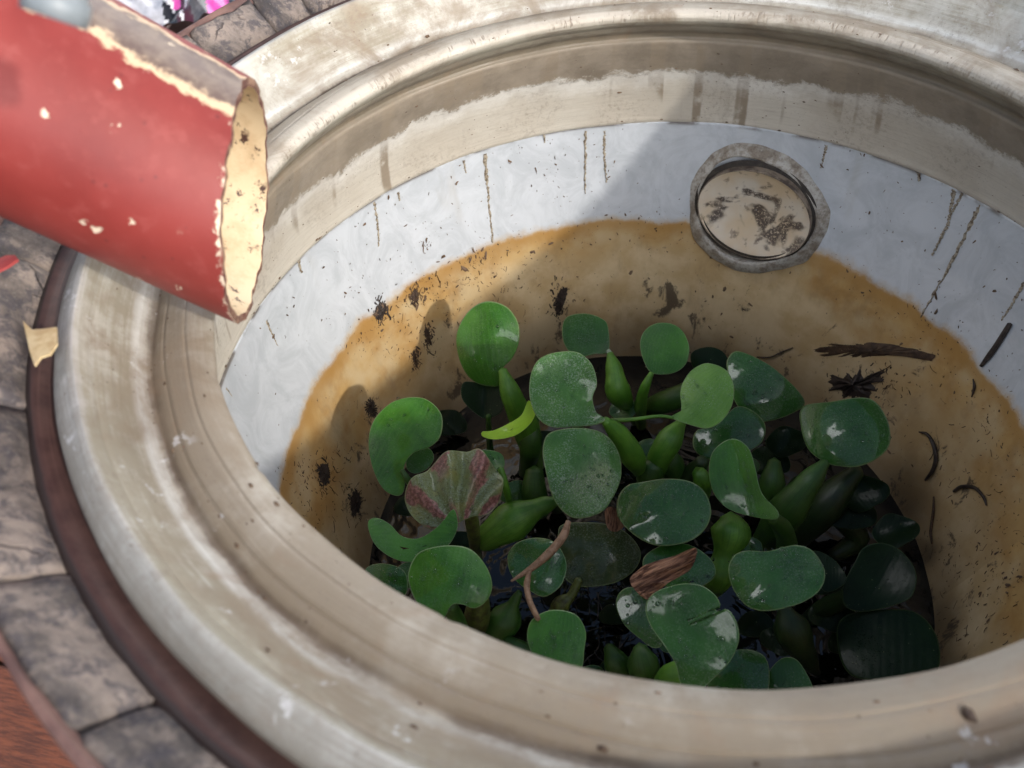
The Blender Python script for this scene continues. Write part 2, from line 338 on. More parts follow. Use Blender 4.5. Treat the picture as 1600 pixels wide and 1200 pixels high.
RIMPROF = [ (0.0, off(BR, 0, -.05)), (.05, off(BR, 0, -.004)), (.35, lerp(BR, EF, .12, .0022)), (.6, lerp(BR, EF, .42, .0030)), (.85, lerp(BR, EF, .8, .0022)), (1.0, EF),
  (1.1, lerp(EF, MR, .10, -.0005)), (1.2, lerp(EF, MR, .20, -.001)), (1.26, lerp(EF, MR, .25, -.0022)), (1.3, lerp(EF, MR, .3, -.0014)), (1.5, lerp(EF, MR, .55, .0)), (1.75, lerp(EF, MR, .82, .001)), (1.93, lerp(EF, MR, .96, .0016, -.001)), (2.0, off(MR, -.0015, .001)),
  (2.05, off(MR, -.0045, -.0022)), (2.12, off(MR, -.0075, -.0034)), (2.2, off(MR, -.0105, -.0018)), (2.3, lerp(MR, LIP, .33, .0015)), (2.34, lerp(MR, LIP, .365, .0016)), (2.38, lerp(MR, LIP, .40, .0032)), (2.5, lerp(MR, LIP, .53, .0046)), (2.6, lerp(MR, LIP, .64, .0058)), (2.635, lerp(MR, LIP, .68, .0054)), (2.66, lerp(MR, LIP, .70, .0060)),
  (2.75, lerp(MR, LIP, .8, .0052)), (2.88, lerp(MR, LIP, .92, .0030)), (2.95, lerp(MR, LIP, .975, .0012)), (3.0, LIP), (3.05, (.2993, -.0025, 0, 0, 0, 0)), (3.15, (.3003, -.006, 0, 0, 0, 0)), (3.3, (.304, -.0105, 0, 0, 0, 0)),
  (3.5, lerp(LIP, GR, .5, .001)), (3.7, lerp(LIP, GR, .72, .002)), (3.9, lerp(LIP, GR, .95, .003, .003)), (4.0, off(GR, .0035, 0)), (4.06, off(GR, .001, -.003)), (4.15, lerp(GR, C2, .12, 0, .000)),
  (4.3, lerp(GR, C2, .3, 0, .003)), (4.5, lerp(GR, C2, .5, 0, .005)), (4.7, lerp(GR, C2, .72, 0, .004)), (4.9, lerp(GR, C2, .92, 0, .0005)), (4.97, lerp(GR, C2, .985, 0, -.0015)), (5.0, off(C2, -.001, -.001)), (5.0, off(C2, .004, -.002)) ]
MID = (.3145, -.335, -.006, .003, 0, 0); WAT = (.293, -.442, 0, 0, 0, 0)
LINPROF = [ (0, off(C2, .004, .004)), (.02, off(C2, -.0008, -.0008)), (.1, lerp(C2, WR, .07, 0, .001)), (.3, lerp(C2, WR, .3, 0, .004)), (.6, lerp(C2, WR, .6, 0, .0045)), (.85, lerp(C2, WR, .85, 0, .002)), (1.0, WR),
  (1.3, lerp(WR, MID, .3, 0, .001)), (1.7, lerp(WR, MID, .7, 0, .001)), (2.0, MID), (2.4, lerp(MID, WAT, .4, 0, .0015)), (2.8, lerp(MID, WAT, .8, 0, .001)), (3.0, WAT), (3.3, (.268, -.485, 0, 0, 0, 0)), (3.6, (.19, -.52, 0, 0, 0, 0)), (3.8, (.02, -.53, 0, 0, 0, 0)) ]
def wob(t, v):   # the pot is hand made: slow wobble of the lip, a few tenths of a millimetre
    return .0006*math.sin(3*t+v)+.0005*math.sin(7*t+2*v)+.0003*math.sin(23*t+5*v)
def dent(t, v):
    d = 0
    for c, wd, a in ((5.42, .02, .0035), (5.50, .015, .0018), (4.45, .012, .001), (4.0, .01, .0009), (3.75, .02, .001)):
        d += a*math.exp(-((t-c)/wd)**2)
    return d*math.exp(-((v-3.05)/.12)**2)
def sheet(name, prof, n, mat, parent, sub=3):
    pv = []
    for i in range(len(prof)-1):
        (va, A), (vb, B) = prof[i], prof[i+1]
        for k in range(sub): pv.append((va+(vb-va)*k/sub, lerp(A, B, k/sub)))
    pv.append(prof[-1]); m = len(pv); vs = []; uv = []; fs = []
    for i in range(n+1):
        t = 2*math.pi*i/n
        for v, R in pv:
            p = fn(*R)(t); k = 1+(wob(t, v)+dent(t, v))/max(R[0], .01)
            vs.append((p.x*k, p.y*k, p.z)); uv.append((t*.33, v))
    for i in range(n):
        for j in range(m-1):
            a = i*m+j; fs.append((a, a+m, a+m+1, a+1))
    return mesh(name, vs, fs, mat, parent, True, uv)

pot = empty('glazed_water_pot', (0, 0, -.5))
tag(pot, 'big round glazed pot with stained cream rim and rust ringed white inside', 'pot')
rim = sheet('rim', RIMPROF, 900, MT['rim'], pot, 3)
liner = sheet('inner_wall', LINPROF, 640, MT['liner'], pot, 4)

# liner surface lookups
_lp = [(v, R) for v, R in LINPROF if R[0] > .05][1:]
def liner_at(t, v):
    for i in range(len(_lp)-1):
        if _lp[i][0] <= v <= _lp[i+1][0]:
            k = (v-_lp[i][0])/(_lp[i+1][0]-_lp[i][0]); return fn(*lerp(_lp[i][1], _lp[i+1][1], k))(t)
    return fn(*_lp[0][1])(t)
def hit(x, y, prof=_lp):     # where the line of sight meets the inner wall
    d = ray(x, y); best = None
    for s in np.arange(.45, 1.35, .002):
        p = CAM+d*float(s); t = math.atan2(p.y, p.x)
        if p.z > -.12: continue
        # wall radius at that height
        prev = None
        for v, R in prof:
            q = fn(*R)(t)
            if prev and prev[1].z >= p.z >= q.z:
                k = (prev[1].z-p.z)/(prev[1].z-q.z); rr = (1-k)*math.hypot(prev[1].x, prev[1].y)+k*math.hypot(q.x, q.y)
                if math.hypot(p.x, p.y) >= rr: return t, prev[0]+(v-prev[0])*k
            prev = (v, q)
    return (math.pi/2, .5)
def wall(t, v, lift=0):
    p = liner_at(t, v); a = liner_at(t+.01, v)-liner_at(t-.01, v); b = liner_at(t, min(v+.05, 3.2))-liner_at(t, max(v-.05, 0))
    n = a.cross(b).normalized()
    if n.dot(Vector((-p.x, -p.y, 0))) < 0: n = -n
    return p+n*lift, n

# dried dirt runs below the joint
RUNS = [((583, 316), (592, 352), (590, 384), .0022), ((722, 250), (724, 262), (726, 270), .0018), ((755, 240), (764, 310), (770, 378), .0028), ((912, 204), (914, 250), (914, 302), .0021), ((942, 204), (941, 240), (948, 284), .0024),
        ((846, 208), (848, 216), (849, 222), .0018), ((1290, 225), (1286, 240), (1281, 262), .002), ((1438, 264), (1436, 272), (1434, 282), .0026), ((1492, 292), (1486, 320), (1480, 350), .0028), ((1505, 298), (1494, 315), (1482, 342), .0022), ((1482, 345), (1470, 372), (1457, 398), .0024),
        ((1530, 318), (1490, 400), (1440, 496), .0026), ((462, 405), (467, 418), (470, 426), .0026), ((1600, 440), (1580, 480), (1565, 500), .002), ((415, 500), (440, 555), (462, 600), .002), ((352, 606), (395, 660), (425, 700), .0026), ((620, 300), (622, 308), (623, 314), .0018)]
for k, (a, b, c, wd) in enumerate(RUNS):
    pts = [hit(*a), hit(*b), hit(*c)]; vs = []; fs = []; n = 40
    for i in range(n+1):
        s = i/n; t = (1-s)**2*pts[0][0]+2*s*(1-s)*pts[1][0]+s*s*pts[2][0]; v = (1-s)**2*pts[0][1]+2*s*(1-s)*pts[1][1]+s*s*pts[2][1]
        ww = 1.55*wd*(1-.5*s)*(.6+.7*RS.rand())*(.35 if RS.rand() < .12 else 1)/.34
        ct = RS.uniform(-.0007, .0007)/.34
        for j, (sgn, lf) in enumerate(((-.5, .0001), (-.2, .0007), (.2, .0007), (.5, .0001))):
            vs.append(wall(t+ct+sgn*ww, v, lf)[0])
    for i in range(n):
        for j in range(3): q = i*4+j; fs.append((q, q+1, q+5, q+4))
    mesh('dirt_run', vs, fs, MT['runstain'], pot)

# ---- the round port in the wall
t0, v0 = hit(1184, 324); pc, pn = wall(t0, v0)
pu = (liner_at(t0+.01, v0)-liner_at(t0-.01, v0)).normalized(); pu = (pu-pn*pu.dot(pn)).normalized(); pv_ = pn.cross(pu)
if pv_.z < 0: pv_ = -pv_
tl = (-RT*.45-UP*.9); tl = (tl-pn*tl.dot(pn)).normalized(); wn_ = pn; qn = (pn*math.cos(.14)+tl*math.sin(.14)).normalized()
ptl = tl
dist0 = (pc-CAM).length; PRD = .0625
def disc_sheet(prof, n, jit=0, cen=(0, 0), tilt=False):
    vs = []; fs = []; m = len(prof); nn = pn if not tilt else qn
    A1 = (ptl-nn*ptl.dot(nn)).normalized(); A2 = nn.cross(A1); sq = .80
    for i in range(n):
        a = 2*math.pi*i/n; jr = 1+jit*(.6*math.sin(2*a+1)+.5*math.sin(3*a+2.5)+.12*math.sin(7*a)+.05*math.sin(19*a))
        for r, h in prof:
            rr = r*(jr if r > PRD*1.06 else 1); vs.append(pc+A1*(math.cos(a)*rr*sq+cen[0])+A2*(math.sin(a)*rr+cen[1])+nn*h)
    for i in range(n):
        for j in range(m-1):
            a = i*m+j; b = ((i+1) % n)*m+j; fs.append((a, b, b+1, a+1))
    return vs, fs
g = G('port_sealant'); P = g.geo(); n1 = g.noise(P, 55, 5, .7); n2 = g.noise(P, 240, 5, .7)
c = g.mix(g.step(n1, .38, .62), (.46, .44, .40), (.24, .20, .155)); c = g.mix(g.math('MULTIPLY', g.step(n2, .5, .62), .4), c, (.09, .065, .05))
MT['seal'] = g.fin(c, .55, g.bump(g.math('ADD', n1, g.math('MULTIPLY', n2, .4)), .6, .002))
g = G('port_dish_plastic'); P = g.geo(); n1 = g.noise(P, 27, 3, .6, .5); n2 = g.noise(P, 420, 6, .75)
c = g.mix(g.step(g.noise(P, 18, 3), .35, .65), (.66, .60, .51), (.62, .49, .33))
mk = g.math('MULTIPLY', g.step(n1, .54, .62), g.step(n2, .38, .48)); c = g.mix(g.math('MULTIPLY', mk, .9), c, (.045, .03, .028))
c = g.mix(g.math('MULTIPLY', g.step(g.noise(P, 110, 4), .6, .66), .5), c, (.16, .11, .08))
MT['dish'] = g.fin(c, .4, g.bump(n2, .2, .001))
MT['pvc'] = simple('aged_plastic_edge', (.26, .21, .16), (.07, .05, .04), 60, .75, .3)
port = empty('overflow_port', pc); tag(port, 'round plastic overflow port with dirty cream dish, sealed into the back wall of the pot', 'pipe fitting')
vs, fs = disc_sheet([(PRD*1.38, -.012), (PRD*1.36, .0050), (PRD*1.32, .0082), (PRD*1.22, .0110), (PRD*1.12, .0145), (PRD*1.075, .0142), (PRD*1.07, -.02)], 128, .10, (.002, -.001)); mesh('sealant_collar', vs, fs, MT['seal'], port)
vs, fs = disc_sheet([(PRD*1.0, -.02), (PRD*1.0, .0195), (PRD*.995, .0215), (PRD*.985, .0213), (PRD*.98, .0185)], 128, 0, (0, 0), True); mesh('pipe_edge', vs, fs, MT['pvc'], port)
vs, fs = disc_sheet([(PRD*.983, .0205)]+[(PRD*.98*k, .0198-.0150*(1-k*k)) for k in (.98, .9, .8, .7, .6, .5, .4, .3, .2, .1, .01)], 128, 0, (0, 0), True); mesh('dish', vs, fs, MT['dish'], port)
MT['gap'] = simple('gap_shade_black', (.02, .015, .012), (.05, .04, .03), 100, .7)  # black ring stands for the shade inside the gap round the pipe
vs, fs = disc_sheet([(PRD*1.085, .0138), (PRD*.97, .0150)], 96, 0, (0, 0)); mesh('seal_gap', vs, fs, MT['gap'], port)

# ------------------------------------------------------------------ ring around the pot: brown ledge and stones
g = G('brown_paint'); P = g.geo(); U, u, v = g.uv(); n = g.noise(P, 70, 5, .7); n2 = g.noise(g.mapv(U, (6, 30, 1)), 1.0, 4)
c = g.mix(g.step(n, .35, .65), (.045, .021, .018), (.075, .038, .031)); c = g.mix(g.math('MULTIPLY', g.step(n2, .55, .7), .5), c, (.16, .09, .075))
c = g.mix(g.math('MULTIPLY', g.step(g.math('ADD', v, g.math('MULTIPLY', n, .4)), .85, 1.05), .8), c, (.015, .011, .011))
MT['brown'] = g.fin(c, .5, g.bump(n, .4, .001))
well = empty('stone_clad_surround', (0, 0, -.5)); tag(well, 'circular surround of grey stones and dark brown ledge enclosing the glazed pot', 'planter wall')
sheet('ledge', [(0, off(BR, -.0035, -.05)), (.2, off(BR, -.003, -.004)), (.3, lerp(BR, BO, .15, -.0015, 0)), (.7, lerp(BR, BO, .8, 0.001)), (1, off(BO, .0015, -.001)), (1.1, off(BO, .006, -.006)), (1.3, off(BO, .012, -.02))], 360, MT['brown'], well, 2)
g = G('stone'); P = g.geo(); n1 = g.noise(P, 18, 6, .65, .5); n2 = g.noise(P, 90, 7, .7, .3); n3 = g.noise(P, 420, 4, .7)
c = g.mix(g.step(n1, .36, .60), (.055, .048, .048), (.29, .235, .20)); c = g.mix(g.math('MULTIPLY', g.step(n2, .46, .60), .75), c, (.055, .05, .06))
c = g.mix(g.math('MULTIPLY', g.step(n3, .55, .7), .3), c, (.34, .31, .28))
crk = g.nd('ShaderNodeTexVoronoi', feature='DISTANCE_TO_EDGE'); g.inp(crk.inputs['Vector'], g.mix(.06, P, g.noise(P, 20, 4))); crk.inputs['Scale'].default_value = 22
cm = g.math('MULTIPLY', g.math('SUBTRACT', 1, g.step(crk.outputs[0], .0, .03)), g.step(n1, .52, .60)); c = g.mix(g.math('MULTIPLY', cm, .7), c, (.04, .03, .03))
hh = g.math('ADD', g.math('MULTIPLY', n1, 1.0), g.math('ADD', g.math('MULTIPLY', n2, .6), g.math('MULTIPLY', n3, .12)))
MT['stone'] = g.fin(c, .85, g.bump(g.math('SUBTRACT', hh, g.math('MULTIPLY', cm, .5)), .9, .004))
def ang(x, y, z=.04): p = at(x, y, z); return math.atan2(p.y, p.x) % (2*math.pi)
joints = [ang(447, 30, .045), ang(340, 75, .045), ang(498, 3, .045), ang(165, 1102, .045)]
base = sorted(joints)
allj = []
extra = np.linspace(0, 2*math.pi, 22, endpoint=False)+.05
for e in extra:
    if min(abs((e-j+math.pi) % (2*math.pi)-math.pi) for j in base) > .17: allj.append(e)
allj = sorted(allj+base)
for i, a in enumerate(allj):
    b = allj[(i+1) % len(allj)]; b = b if b > a else b+2*math.pi
    g0 = .0035; na = max(6, int((b-a)/.02)); nr = 7; vs = []; fs = []; hz = RS.uniform(-.0015, .0015)
    ph = RS.rand(8)*6
    for k in range(na+1):
        s = k/na; t = a+g0+(b-a-2*g0)*s; ed = min(s, 1-s)*na*.02; tt = t+.010*math.sin(3+ph[1])*0
        for j in range(nr+1):
            q = j/nr; R = lerp(off(BO, .0015, 0), off(SR, -.002, 0), q)
            e2 = min(1, min(ed/.012, min(q, 1-q)*.03/.004))
            z = hz-.003*(1-e2)**2+.0012*math.sin(t*40+ph[0])*math.sin(q*5+ph[2])+.0009*math.sin(t*95+ph[3]+q*7)+.0012*math.sin(q*math.pi)
            jx = .0045*math.sin(q*4.2+ph[4])*(1 if 0 < k < na else 0)
            p = fn(*off(R, 0, z))(t+jx); vs.append(p)
    m = nr+1
    for k in range(na):
        for j in range(nr): q = k*m+j; fs.append((q, q+m, q+m+1, q+1))
    # skirt
    loop = [k*m for k in range(na+1)]+[na*m+j for j in range(1, m)]+[k*m+nr for k in range(na-1, -1, -1)]+[j for j in range(nr-1, 0, -1)]
    b0 = len(vs); vs += [Vector(vs[q])+Vector((0, 0, -.02)) for q in loop]; L = len(loop)
    for k in range(L): k2 = (k+1) % L; fs.append((loop[k2], loop[k], b0+k, b0+k2))
    mesh('stone', vs, fs, MT['stone'], well)
MT['mortar'] = simple('dark_mortar', (.025, .02, .02), (.05, .04, .04), 90, .9)
sheet('mortar_bed', [(0, off(BO, .002, -.012)), (1, off(SR, -.001, -.009))], 240, MT['mortar'], well, 2)
MT['trim'] = simple('faded_red_edge', (.09, .045, .04), (.20, .11, .09), 25, .6)
sheet('edge_trim', [(0, off(SR, -.003, -.006)), (.3, off(SR, -.0012, .0008)), (.6, off(SR, .0008, .0010)), (.8, off(SR, .0015, -.001)), (1, off(SR, .0015, -.012))], 240, MT['trim'], well, 2)
MT['wall'] = simple('painted_outer_wall', (.10, .05, .04), (.15, .08, .06), 40, .7)
sheet('outer_wall', [(0, off(SR, .0005, -.010)), (1, (.418, -.80, 0, 0, 0, 0))], 160, MT['wall'], well, 3)

# ground
g = G('red_brown_boards'); P = g.geo(); n = g.noise(g.mapv(P, (3, 60, 3)), 1.5, 6, .65); n2 = g.noise(P, 3, 4)
c = g.mix(g.step(n, .35, .65), (.105, .030, .014), (.17, .058, .028)); c = g.mix(g.math('MULTIPLY', g.step(n2, .4, .6), .4), c, (.06, .02, .012))
MT['floor'] = g.fin(c, .55, g.bump(n, .4, .003))
fl = mesh('ground', [(-30, -30, -.81), (30, -30, -.81), (30, 30, -.81), (-30, 30, -.81)], [(0, 1, 2, 3)], MT['floor'], None, False); tag(fl, kind='structure')
BD = simple('board_wood', (.13, .04, .018), (.075, .022, .012), 14, .55, .5, .002)
gg = G('board_grain'); P = gg.geo(); n = gg.noise(gg.mapv(P, (25, 190, 25)), 1.0, 6, .7, .3)
c = gg.mix(gg.step(n, .35, .65), (.20, .058, .024), (.085, .024, .011)); BD = gg.fin(c, .5, gg.bump(n, .7, .003))
bench = empty('wooden_deck', (-.6, -.3, -.80)); tag(bench, 'reddish brown wooden deck boards beside the stone surround', 'deck')
for i in range(16):
    y0 = -1.6+i*.152; x0, x1 = -2.4, -.44
    bm = bmesh.new(); bmesh.ops.create_cube(bm, size=1); bmesh.ops.scale(bm, vec=(x1-x0, .146, .03), verts=bm.verts); bmesh.ops.translate(bm, vec=((x0+x1)/2, y0, -.785), verts=bm.verts)
    bmesh.ops.bevel(bm, geom=bm.edges[:], offset=.004, segments=1, affect='EDGES')
    me = bpy.data.meshes.new('board'); bm.to_mesh(me); bm.free(); me.materials.append(BD); o = bpy.data.objects.new('board', me); COL.objects.link(o); o.parent = bench; o.location = (.6, .3, .80)

# printed plastic sheet lying beyond the surround
cols = {'grey': (.50, .50, .54), 'black': (.02, .02, .025), 'magenta': (.75, .09, .42), 'maroon': (.07, .02, .035), 'white': (.85, .83, .85), 'dark': (.07, .065, .07)}
pm = []; names = list(cols)
for nme in names:
    c_ = cols[nme]; c2 = tuple(min(1, x*1.5+.02) for x in c_)
    pm.append(simple('print_'+nme, c_, c2 if nme == 'dark' else tuple(x*.8 for x in c_), 60, .25, .5, .004))
sh_c = at(285, 15, -.74); vs = []; fs = []; mi = []; nx, ny = 90, 60
ex = (RT-FW*RT.dot(FW)); ex = Vector((RT.x, RT.y, 0)).normalized(); ey = Vector((-ex.y, ex.x, 0))
def sheetp(i, j):
    a = -.32+.64*i/nx; b = -.2+.62*j/ny
    h = .030*math.sin(a*17+b*7)+.022*math.sin(b*23-a*11)+.012*math.sin(a*49+2)*math.sin(b*37)+.006*math.sin(a*90+b*70)
    return sh_c+ex*(a+.02*math.sin(b*9))+ey*b+Vector((0, 0, .03+h))
for j in range(ny+1):
    for i in range(nx+1): vs.append(sheetp(i, j))
for j in range(ny):
    for i in range(nx):
        a = j*(nx+1)+i; fs.append((a, a+1, a+nx+2, a+nx+1))
        x = -.32+.64*(i+.5)/nx-(-.2+.62*j/ny)*(-.35); y = -.2+.62*j/ny
        s = x*10
        if s < -.6: k = 'grey'
        elif s < -.25: k = 'black' if (math.sin(y*60+s*6) > -.1) else 'white'
        elif s < .05: k = 'magenta' if y > -.02 else 'black'
        elif s < .2: k = 'maroon'
        elif s < .33: k = 'white'
        elif s < .6: k = 'maroon'
        elif s < 1.1: k = 'dark'
        elif s < 1.75: k = 'magenta'
        elif s < 2.1: k = 'white' if math.sin(y*80) > 0 else 'black'
        else: k = 'grey'
        mi.append(names.index(k))
bag = mesh('printed_sheet', vs, fs, pm, None, True, None, mi); tag(bag, 'crumpled plastic sheet printed in pink, black and white beyond the stones', 'plastic sheet')

# ------------------------------------------------------------------ red pipe
PA = Vector((-.2382, -.1005, .0656)); PR = .063
az, el = .1316, -.6434; pd = Vector((math.cos(el)*math.cos(az), math.cos(el)*math.sin(az), math.sin(el)))
ca, ce = .2393, -.2447; pnrm = Vector((math.cos(ce)*math.cos(ca), math.cos(ce)*math.sin(ca), math.sin(ce)))
pu2 = pd.cross(Vector((0, 0, 1))).normalized(); pw = pu2.cross(pd)
g = G('peeling_red_paint'); P = g.geo(); U, u, v = g.uv()
n1 = g.noise(P, 14, 5, .6); n2 = g.noise(P, 85, 5, .65); n3 = g.noise(P, 300, 4, .7)
c = g.mix(g.step(n1, .3, .7), (.20, .024, .020), (.26, .036, .030)); c = g.mix(g.math('MULTIPLY', g.step(n2, .5, .7), .35), c, (.34, .08, .07))
# u: angle measure 0..1 with 0.5 at the top seam, v: distance from the cut end in metres
seam = g.math('ABSOLUTE', g.math('SUBTRACT', u, .512)); sj = g.math('ADD', seam, g.math('MULTIPLY', g.math('SUBTRACT', n2, .5), .055))
sj2 = g.math('ADD', sj, g.math('MULTIPLY', g.math('SUBTRACT', n1, .5), .10))
c = g.mix(g.math('SUBTRACT', 1, g.step(sj2, .046, .053)), c, (.62, .45, .29))
c = g.mix(g.math('SUBTRACT', 1, g.step(sj2, .030, .042)), c, g.mix(g.step(n2, .35, .65), (.11, .065, .05), (.20, .145, .11)))
chips = g.math('SUBTRACT', 1, g.step(g.vor(g.mix(.02, P, n2), 55), .10, .17)); chips = g.math('MULTIPLY', chips, g.step(g.math('SUBTRACT', g.noise(P, 16, 2), g.math('MULTIPLY', v, .9)), .44, .47))
ex1 = g.math('SUBTRACT', 1, g.step(g.math('ADD', v, g.math('MULTIPLY', g.math('SUBTRACT', g.noise(P, 130, 6, .8), .5), .022)), .0010, .0018))
spz = g.nd('ShaderNodeSeparateXYZ'); g.l.new(P, spz.inputs[0])
ex1 = g.math('MULTIPLY', ex1, g.step(g.math('SUBTRACT', g.noise(P, 30, 3), g.math('MULTIPLY', spz.outputs[2], 2.6)), .28, .32))
chips = g.math('MAXIMUM', chips, ex1); c = g.mix(chips, c, (.76, .62, .47))
sc = g.math('SUBTRACT', 1, g.step(g.vor(P, 105), .07, .16)); sc = g.math('MULTIPLY', sc, g.step(g.noise(P, 18, 2), .5, .6)); c = g.mix(g.math('MULTIPLY', sc, .7), c, (.14, .02, .02))
h = g.math('ADD', g.math('MULTIPLY', chips, -.8), g.math('ADD', g.math('MULTIPLY', n2, .3), g.math('MULTIPLY', n3, .12)))
MT['red'] = g.fin(c, g.math('ADD', .38, g.math('MULTIPLY', n2, .25)), g.bump(h, .45, .0012))
g = G('cream_pipe_inside'); P = g.geo(); n2 = g.noise(P, 60, 5, .7); n3 = g.noise(P, 40, 3, .6, .4)
c = g.mix(g.step(n2, .4, .7), (.66, .52, .34), (.56, .41, .25)); dk = g.math('MULTIPLY', g.step(g.noise(P, 150, 5, .7), .55, .61), g.step(n3, .47, .57)); c = g.mix(dk, c, (.06, .025, .02))
MT['cream_in'] = g.fin(c, .5, g.bump(n2, .3, .001))
MT['cut'] = simple('broken_pipe_edge', (.12, .045, .035), (.30, .18, .12), 120, .7, .8, .002)
pipe = empty('red_pipe', PA); tag(pipe, 'thick red painted pipe with chipped cut end hanging over the left rim of the pot', 'pipe')
na = 144
def jag(a): return .0006*math.sin(9*a)+.0004*math.sin(23*a+1)+.00015*math.sin(51*a)+.0022*math.exp(-((a-1.2)/.12)**2)
def ptube(r0, inner, ss):
    vs = []; uv = []; m = len(ss)
    for i in range(na+1):
        a = 2*math.pi*i/na-math.pi/2; dirr = pu2*math.cos(a)+pw*math.sin(a)
        rr = r0*(1+.006*math.sin(2*a+.5)+.003*math.sin(5*a))
        s_end = -(dirr*rr).dot(pnrm)/pd.dot(pnrm)+jag(a)
        for s in ss:
            vs.append(PA+dirr*rr+pd*(s_end-s)); uv.append((i/na, s))
    fs = [(i*m+j, i*m+j+1, (i+1)*m+j+1, (i+1)*m+j) for i in range(na) for j in range(m-1)]
    return vs, fs, uv
ss = [0, .002, .004, .008, .015, .03, .06, .1, .15, .2, .3, .45, .7]
vs, fs, uv = ptube(PR, 0, ss); mesh('painted_shell', vs, fs, MT['red'], pipe, True, uv)
vs, fs, uv = ptube(PR-.0045, 1, ss); mesh('bare_inside', vs, [f[::-1] for f in fs], MT['cream_in'], pipe, True, uv)
va, _, _ = ptube(PR, 0, [0, .001]); vb, _, _ = ptube(PR-.0045, 1, [0, .001]); m = 2
vs = []; fs = []
for i in range(na+1):
    p, q = va[i*m], vb[i*m]; mid = (p+q)/2+pd*.0006*(1+math.sin(i*1.7)*.6); vs += [p, mid, q]
for i in range(na):
    for j in range(2): a = i*3+j; fs.append((a, a+3, a+4, a+1))
mesh('cut_edge', vs, fs, MT['cut'], pipe)

# grey round cap standing on top of the pipe
capP = at(97, -42, .236); MT['cap'] = simple('grey_plastic', (.20, .23, .25), (.25, .28, .30), 50, .4, .1)
cap = empty('plastic_cap', capP); tag(cap, 'rounded grey plastic cap on top of the red pipe', 'cap')
def lathe(name, c, ax, prof, mat, parent, n=40):
    ax = ax.normalized(); a1 = ax.orthogonal().normalized(); a2 = ax.cross(a1); vs = []; m = len(prof)
    for i in range(n):
        t = 2*math.pi*i/n
        for r, h in prof: vs.append(c+a1*(r*math.cos(t))+a2*(r*math.sin(t))+ax*h)
    fs = [(i*m+j, ((i+1) % n)*m+j, ((i+1) % n)*m+j+1, i*m+j+1) for i in range(n) for j in range(m-1)]
    return mesh(name, vs, fs, mat, parent)
cax = (pw*.9+Vector((-.3, .5, 0))).normalized()
lathe('dome', capP, cax, [(r_*.72, h_*.72) for r_, h_ in [(.0001, .006), (.004, .0058), (.008, .0045), (.0105, .002), (.0112, -.003), (.0112, -.012)]], MT['cap'], cap)
lathe('collar', capP, cax, [(r_*.72, h_*.72) for r_, h_ in [(.0110, -.008), (.0128, -.0085), (.0130, -.018), (.0115, -.0185)]], MT['cap'], cap)

# cream chip and red chip lying on the left
def flake(name, pts, z, mat, label, cat, th=.0015, tilt=0):
    P3 = [at(x, y, z) for x, y in pts]; n = len(P3); c = sum(P3, Vector())/n
    vs = [c+Vector((0, 0, th*1.2))]+[p+Vector((0, 0, th)) for p in P3]+[p for p in P3]
    fs = [(0, 1+i, 1+(i+1) % n) for i in range(n)]+[(1+i, 1+n+i, 1+n+(i+1) % n, 1+(i+1) % n) for i in range(n)]
    o = mesh(name, vs, fs, mat, None, False); tag(o, label, cat); return o
MT['creamchip'] = simple('cream_flake', (.58, .46, .27), (.46, .33, .17), 150, .6)
MT['redchip'] = simple('red_flake', (.4, .07, .06), (.3, .04, .04), 150, .6)
flake('paint_flake', [(38, 504), (52, 518), (70, 517), (90, 514), (91, 540), (80, 556), (66, 560), (56, 574), (48, 550), (44, 530)], .046, MT['creamchip'], 'cream flake of paint on the dark brown ledge left of the pot', 'paint flake')
flake('paint_flake', [(-6, 410), (12, 402), (26, 402), (30, 408), (16, 418), (-4, 428)], .062, MT['redchip'], 'small red paint flake on the pale stone below the pipe', 'paint flake')

# ------------------------------------------------------------------ water
g = G('dark_water'); P = g.geo(); n = g.noise(P, 26, 2, .5, .8); n2 = g.noise(P, 160, 3)
MT['water'] = g.fin((.004, .0045, .004), .02, g.bump(g.math('ADD', n, g.math('MULTIPLY', n2, .03)), .5, .006), Specular_IOR_Level=.6)
vs = [(0, 0, WATER_Z)]; n = 128
for k, r in enumerate((.1, .2, .2935)):
    for i in range(n): a = 2*math.pi*i/n; vs.append((r*math.cos(a), r*math.sin(a), WATER_Z))
fs = [(0, 1+i, 1+(i+1) % n) for i in range(n)]
for k in range(2):
    for i in range(n): a = 1+k*n+i; b = 1+k*n+(i+1) % n; fs.append((a, a+n, b+n, b))
wt = mesh('water', vs, fs, MT['water'], None); tag(wt, kind='structure')

# ------------------------------------------------------------------ leaves and stalks
def smooth_closed(pts, n):
    P = np.array(pts, float); m = len(P); out = []
    d = np.linalg.norm(np.roll(P, -1, 0)-P, axis=1); cum = np.concatenate([[0], np.cumsum(d)]); tot = cum[-1]
    for k in range(n):
        s = tot*k/n; i = int(np.searchsorted(cum, s, 'right')-1); t = (s-cum[i])/d[i]
        p0, p1, p2, p3 = P[(i-1) % m], P[i], P[(i+1) % m], P[(i+2) % m]
        out.append(.5*((2*p1)+(-p0+p2)*t+(2*p0-5*p1+4*p2-p3)*t*t+(-p0+3*p1-3*p2+p3)*t**3))
    return np.array(out)
def near_spine(p, sp):
    if len(sp) == 1: return np.array(sp[0], float)
    best = None
    for a, b in zip(sp[:-1], sp[1:]):
        a = np.array(a, float); b = np.array(b, float); t = np.clip(np.dot(p-a, b-a)/np.dot(b-a, b-a), 0, 1); q = a+(b-a)*t
        dd = np.linalg.norm(p-q)
        if best is None or dd < best[0]: best = (dd, q)
    return best[1]
DROPS = []
def deep(z): return z if z > -.335 else -.335+(z+.335)*1.7
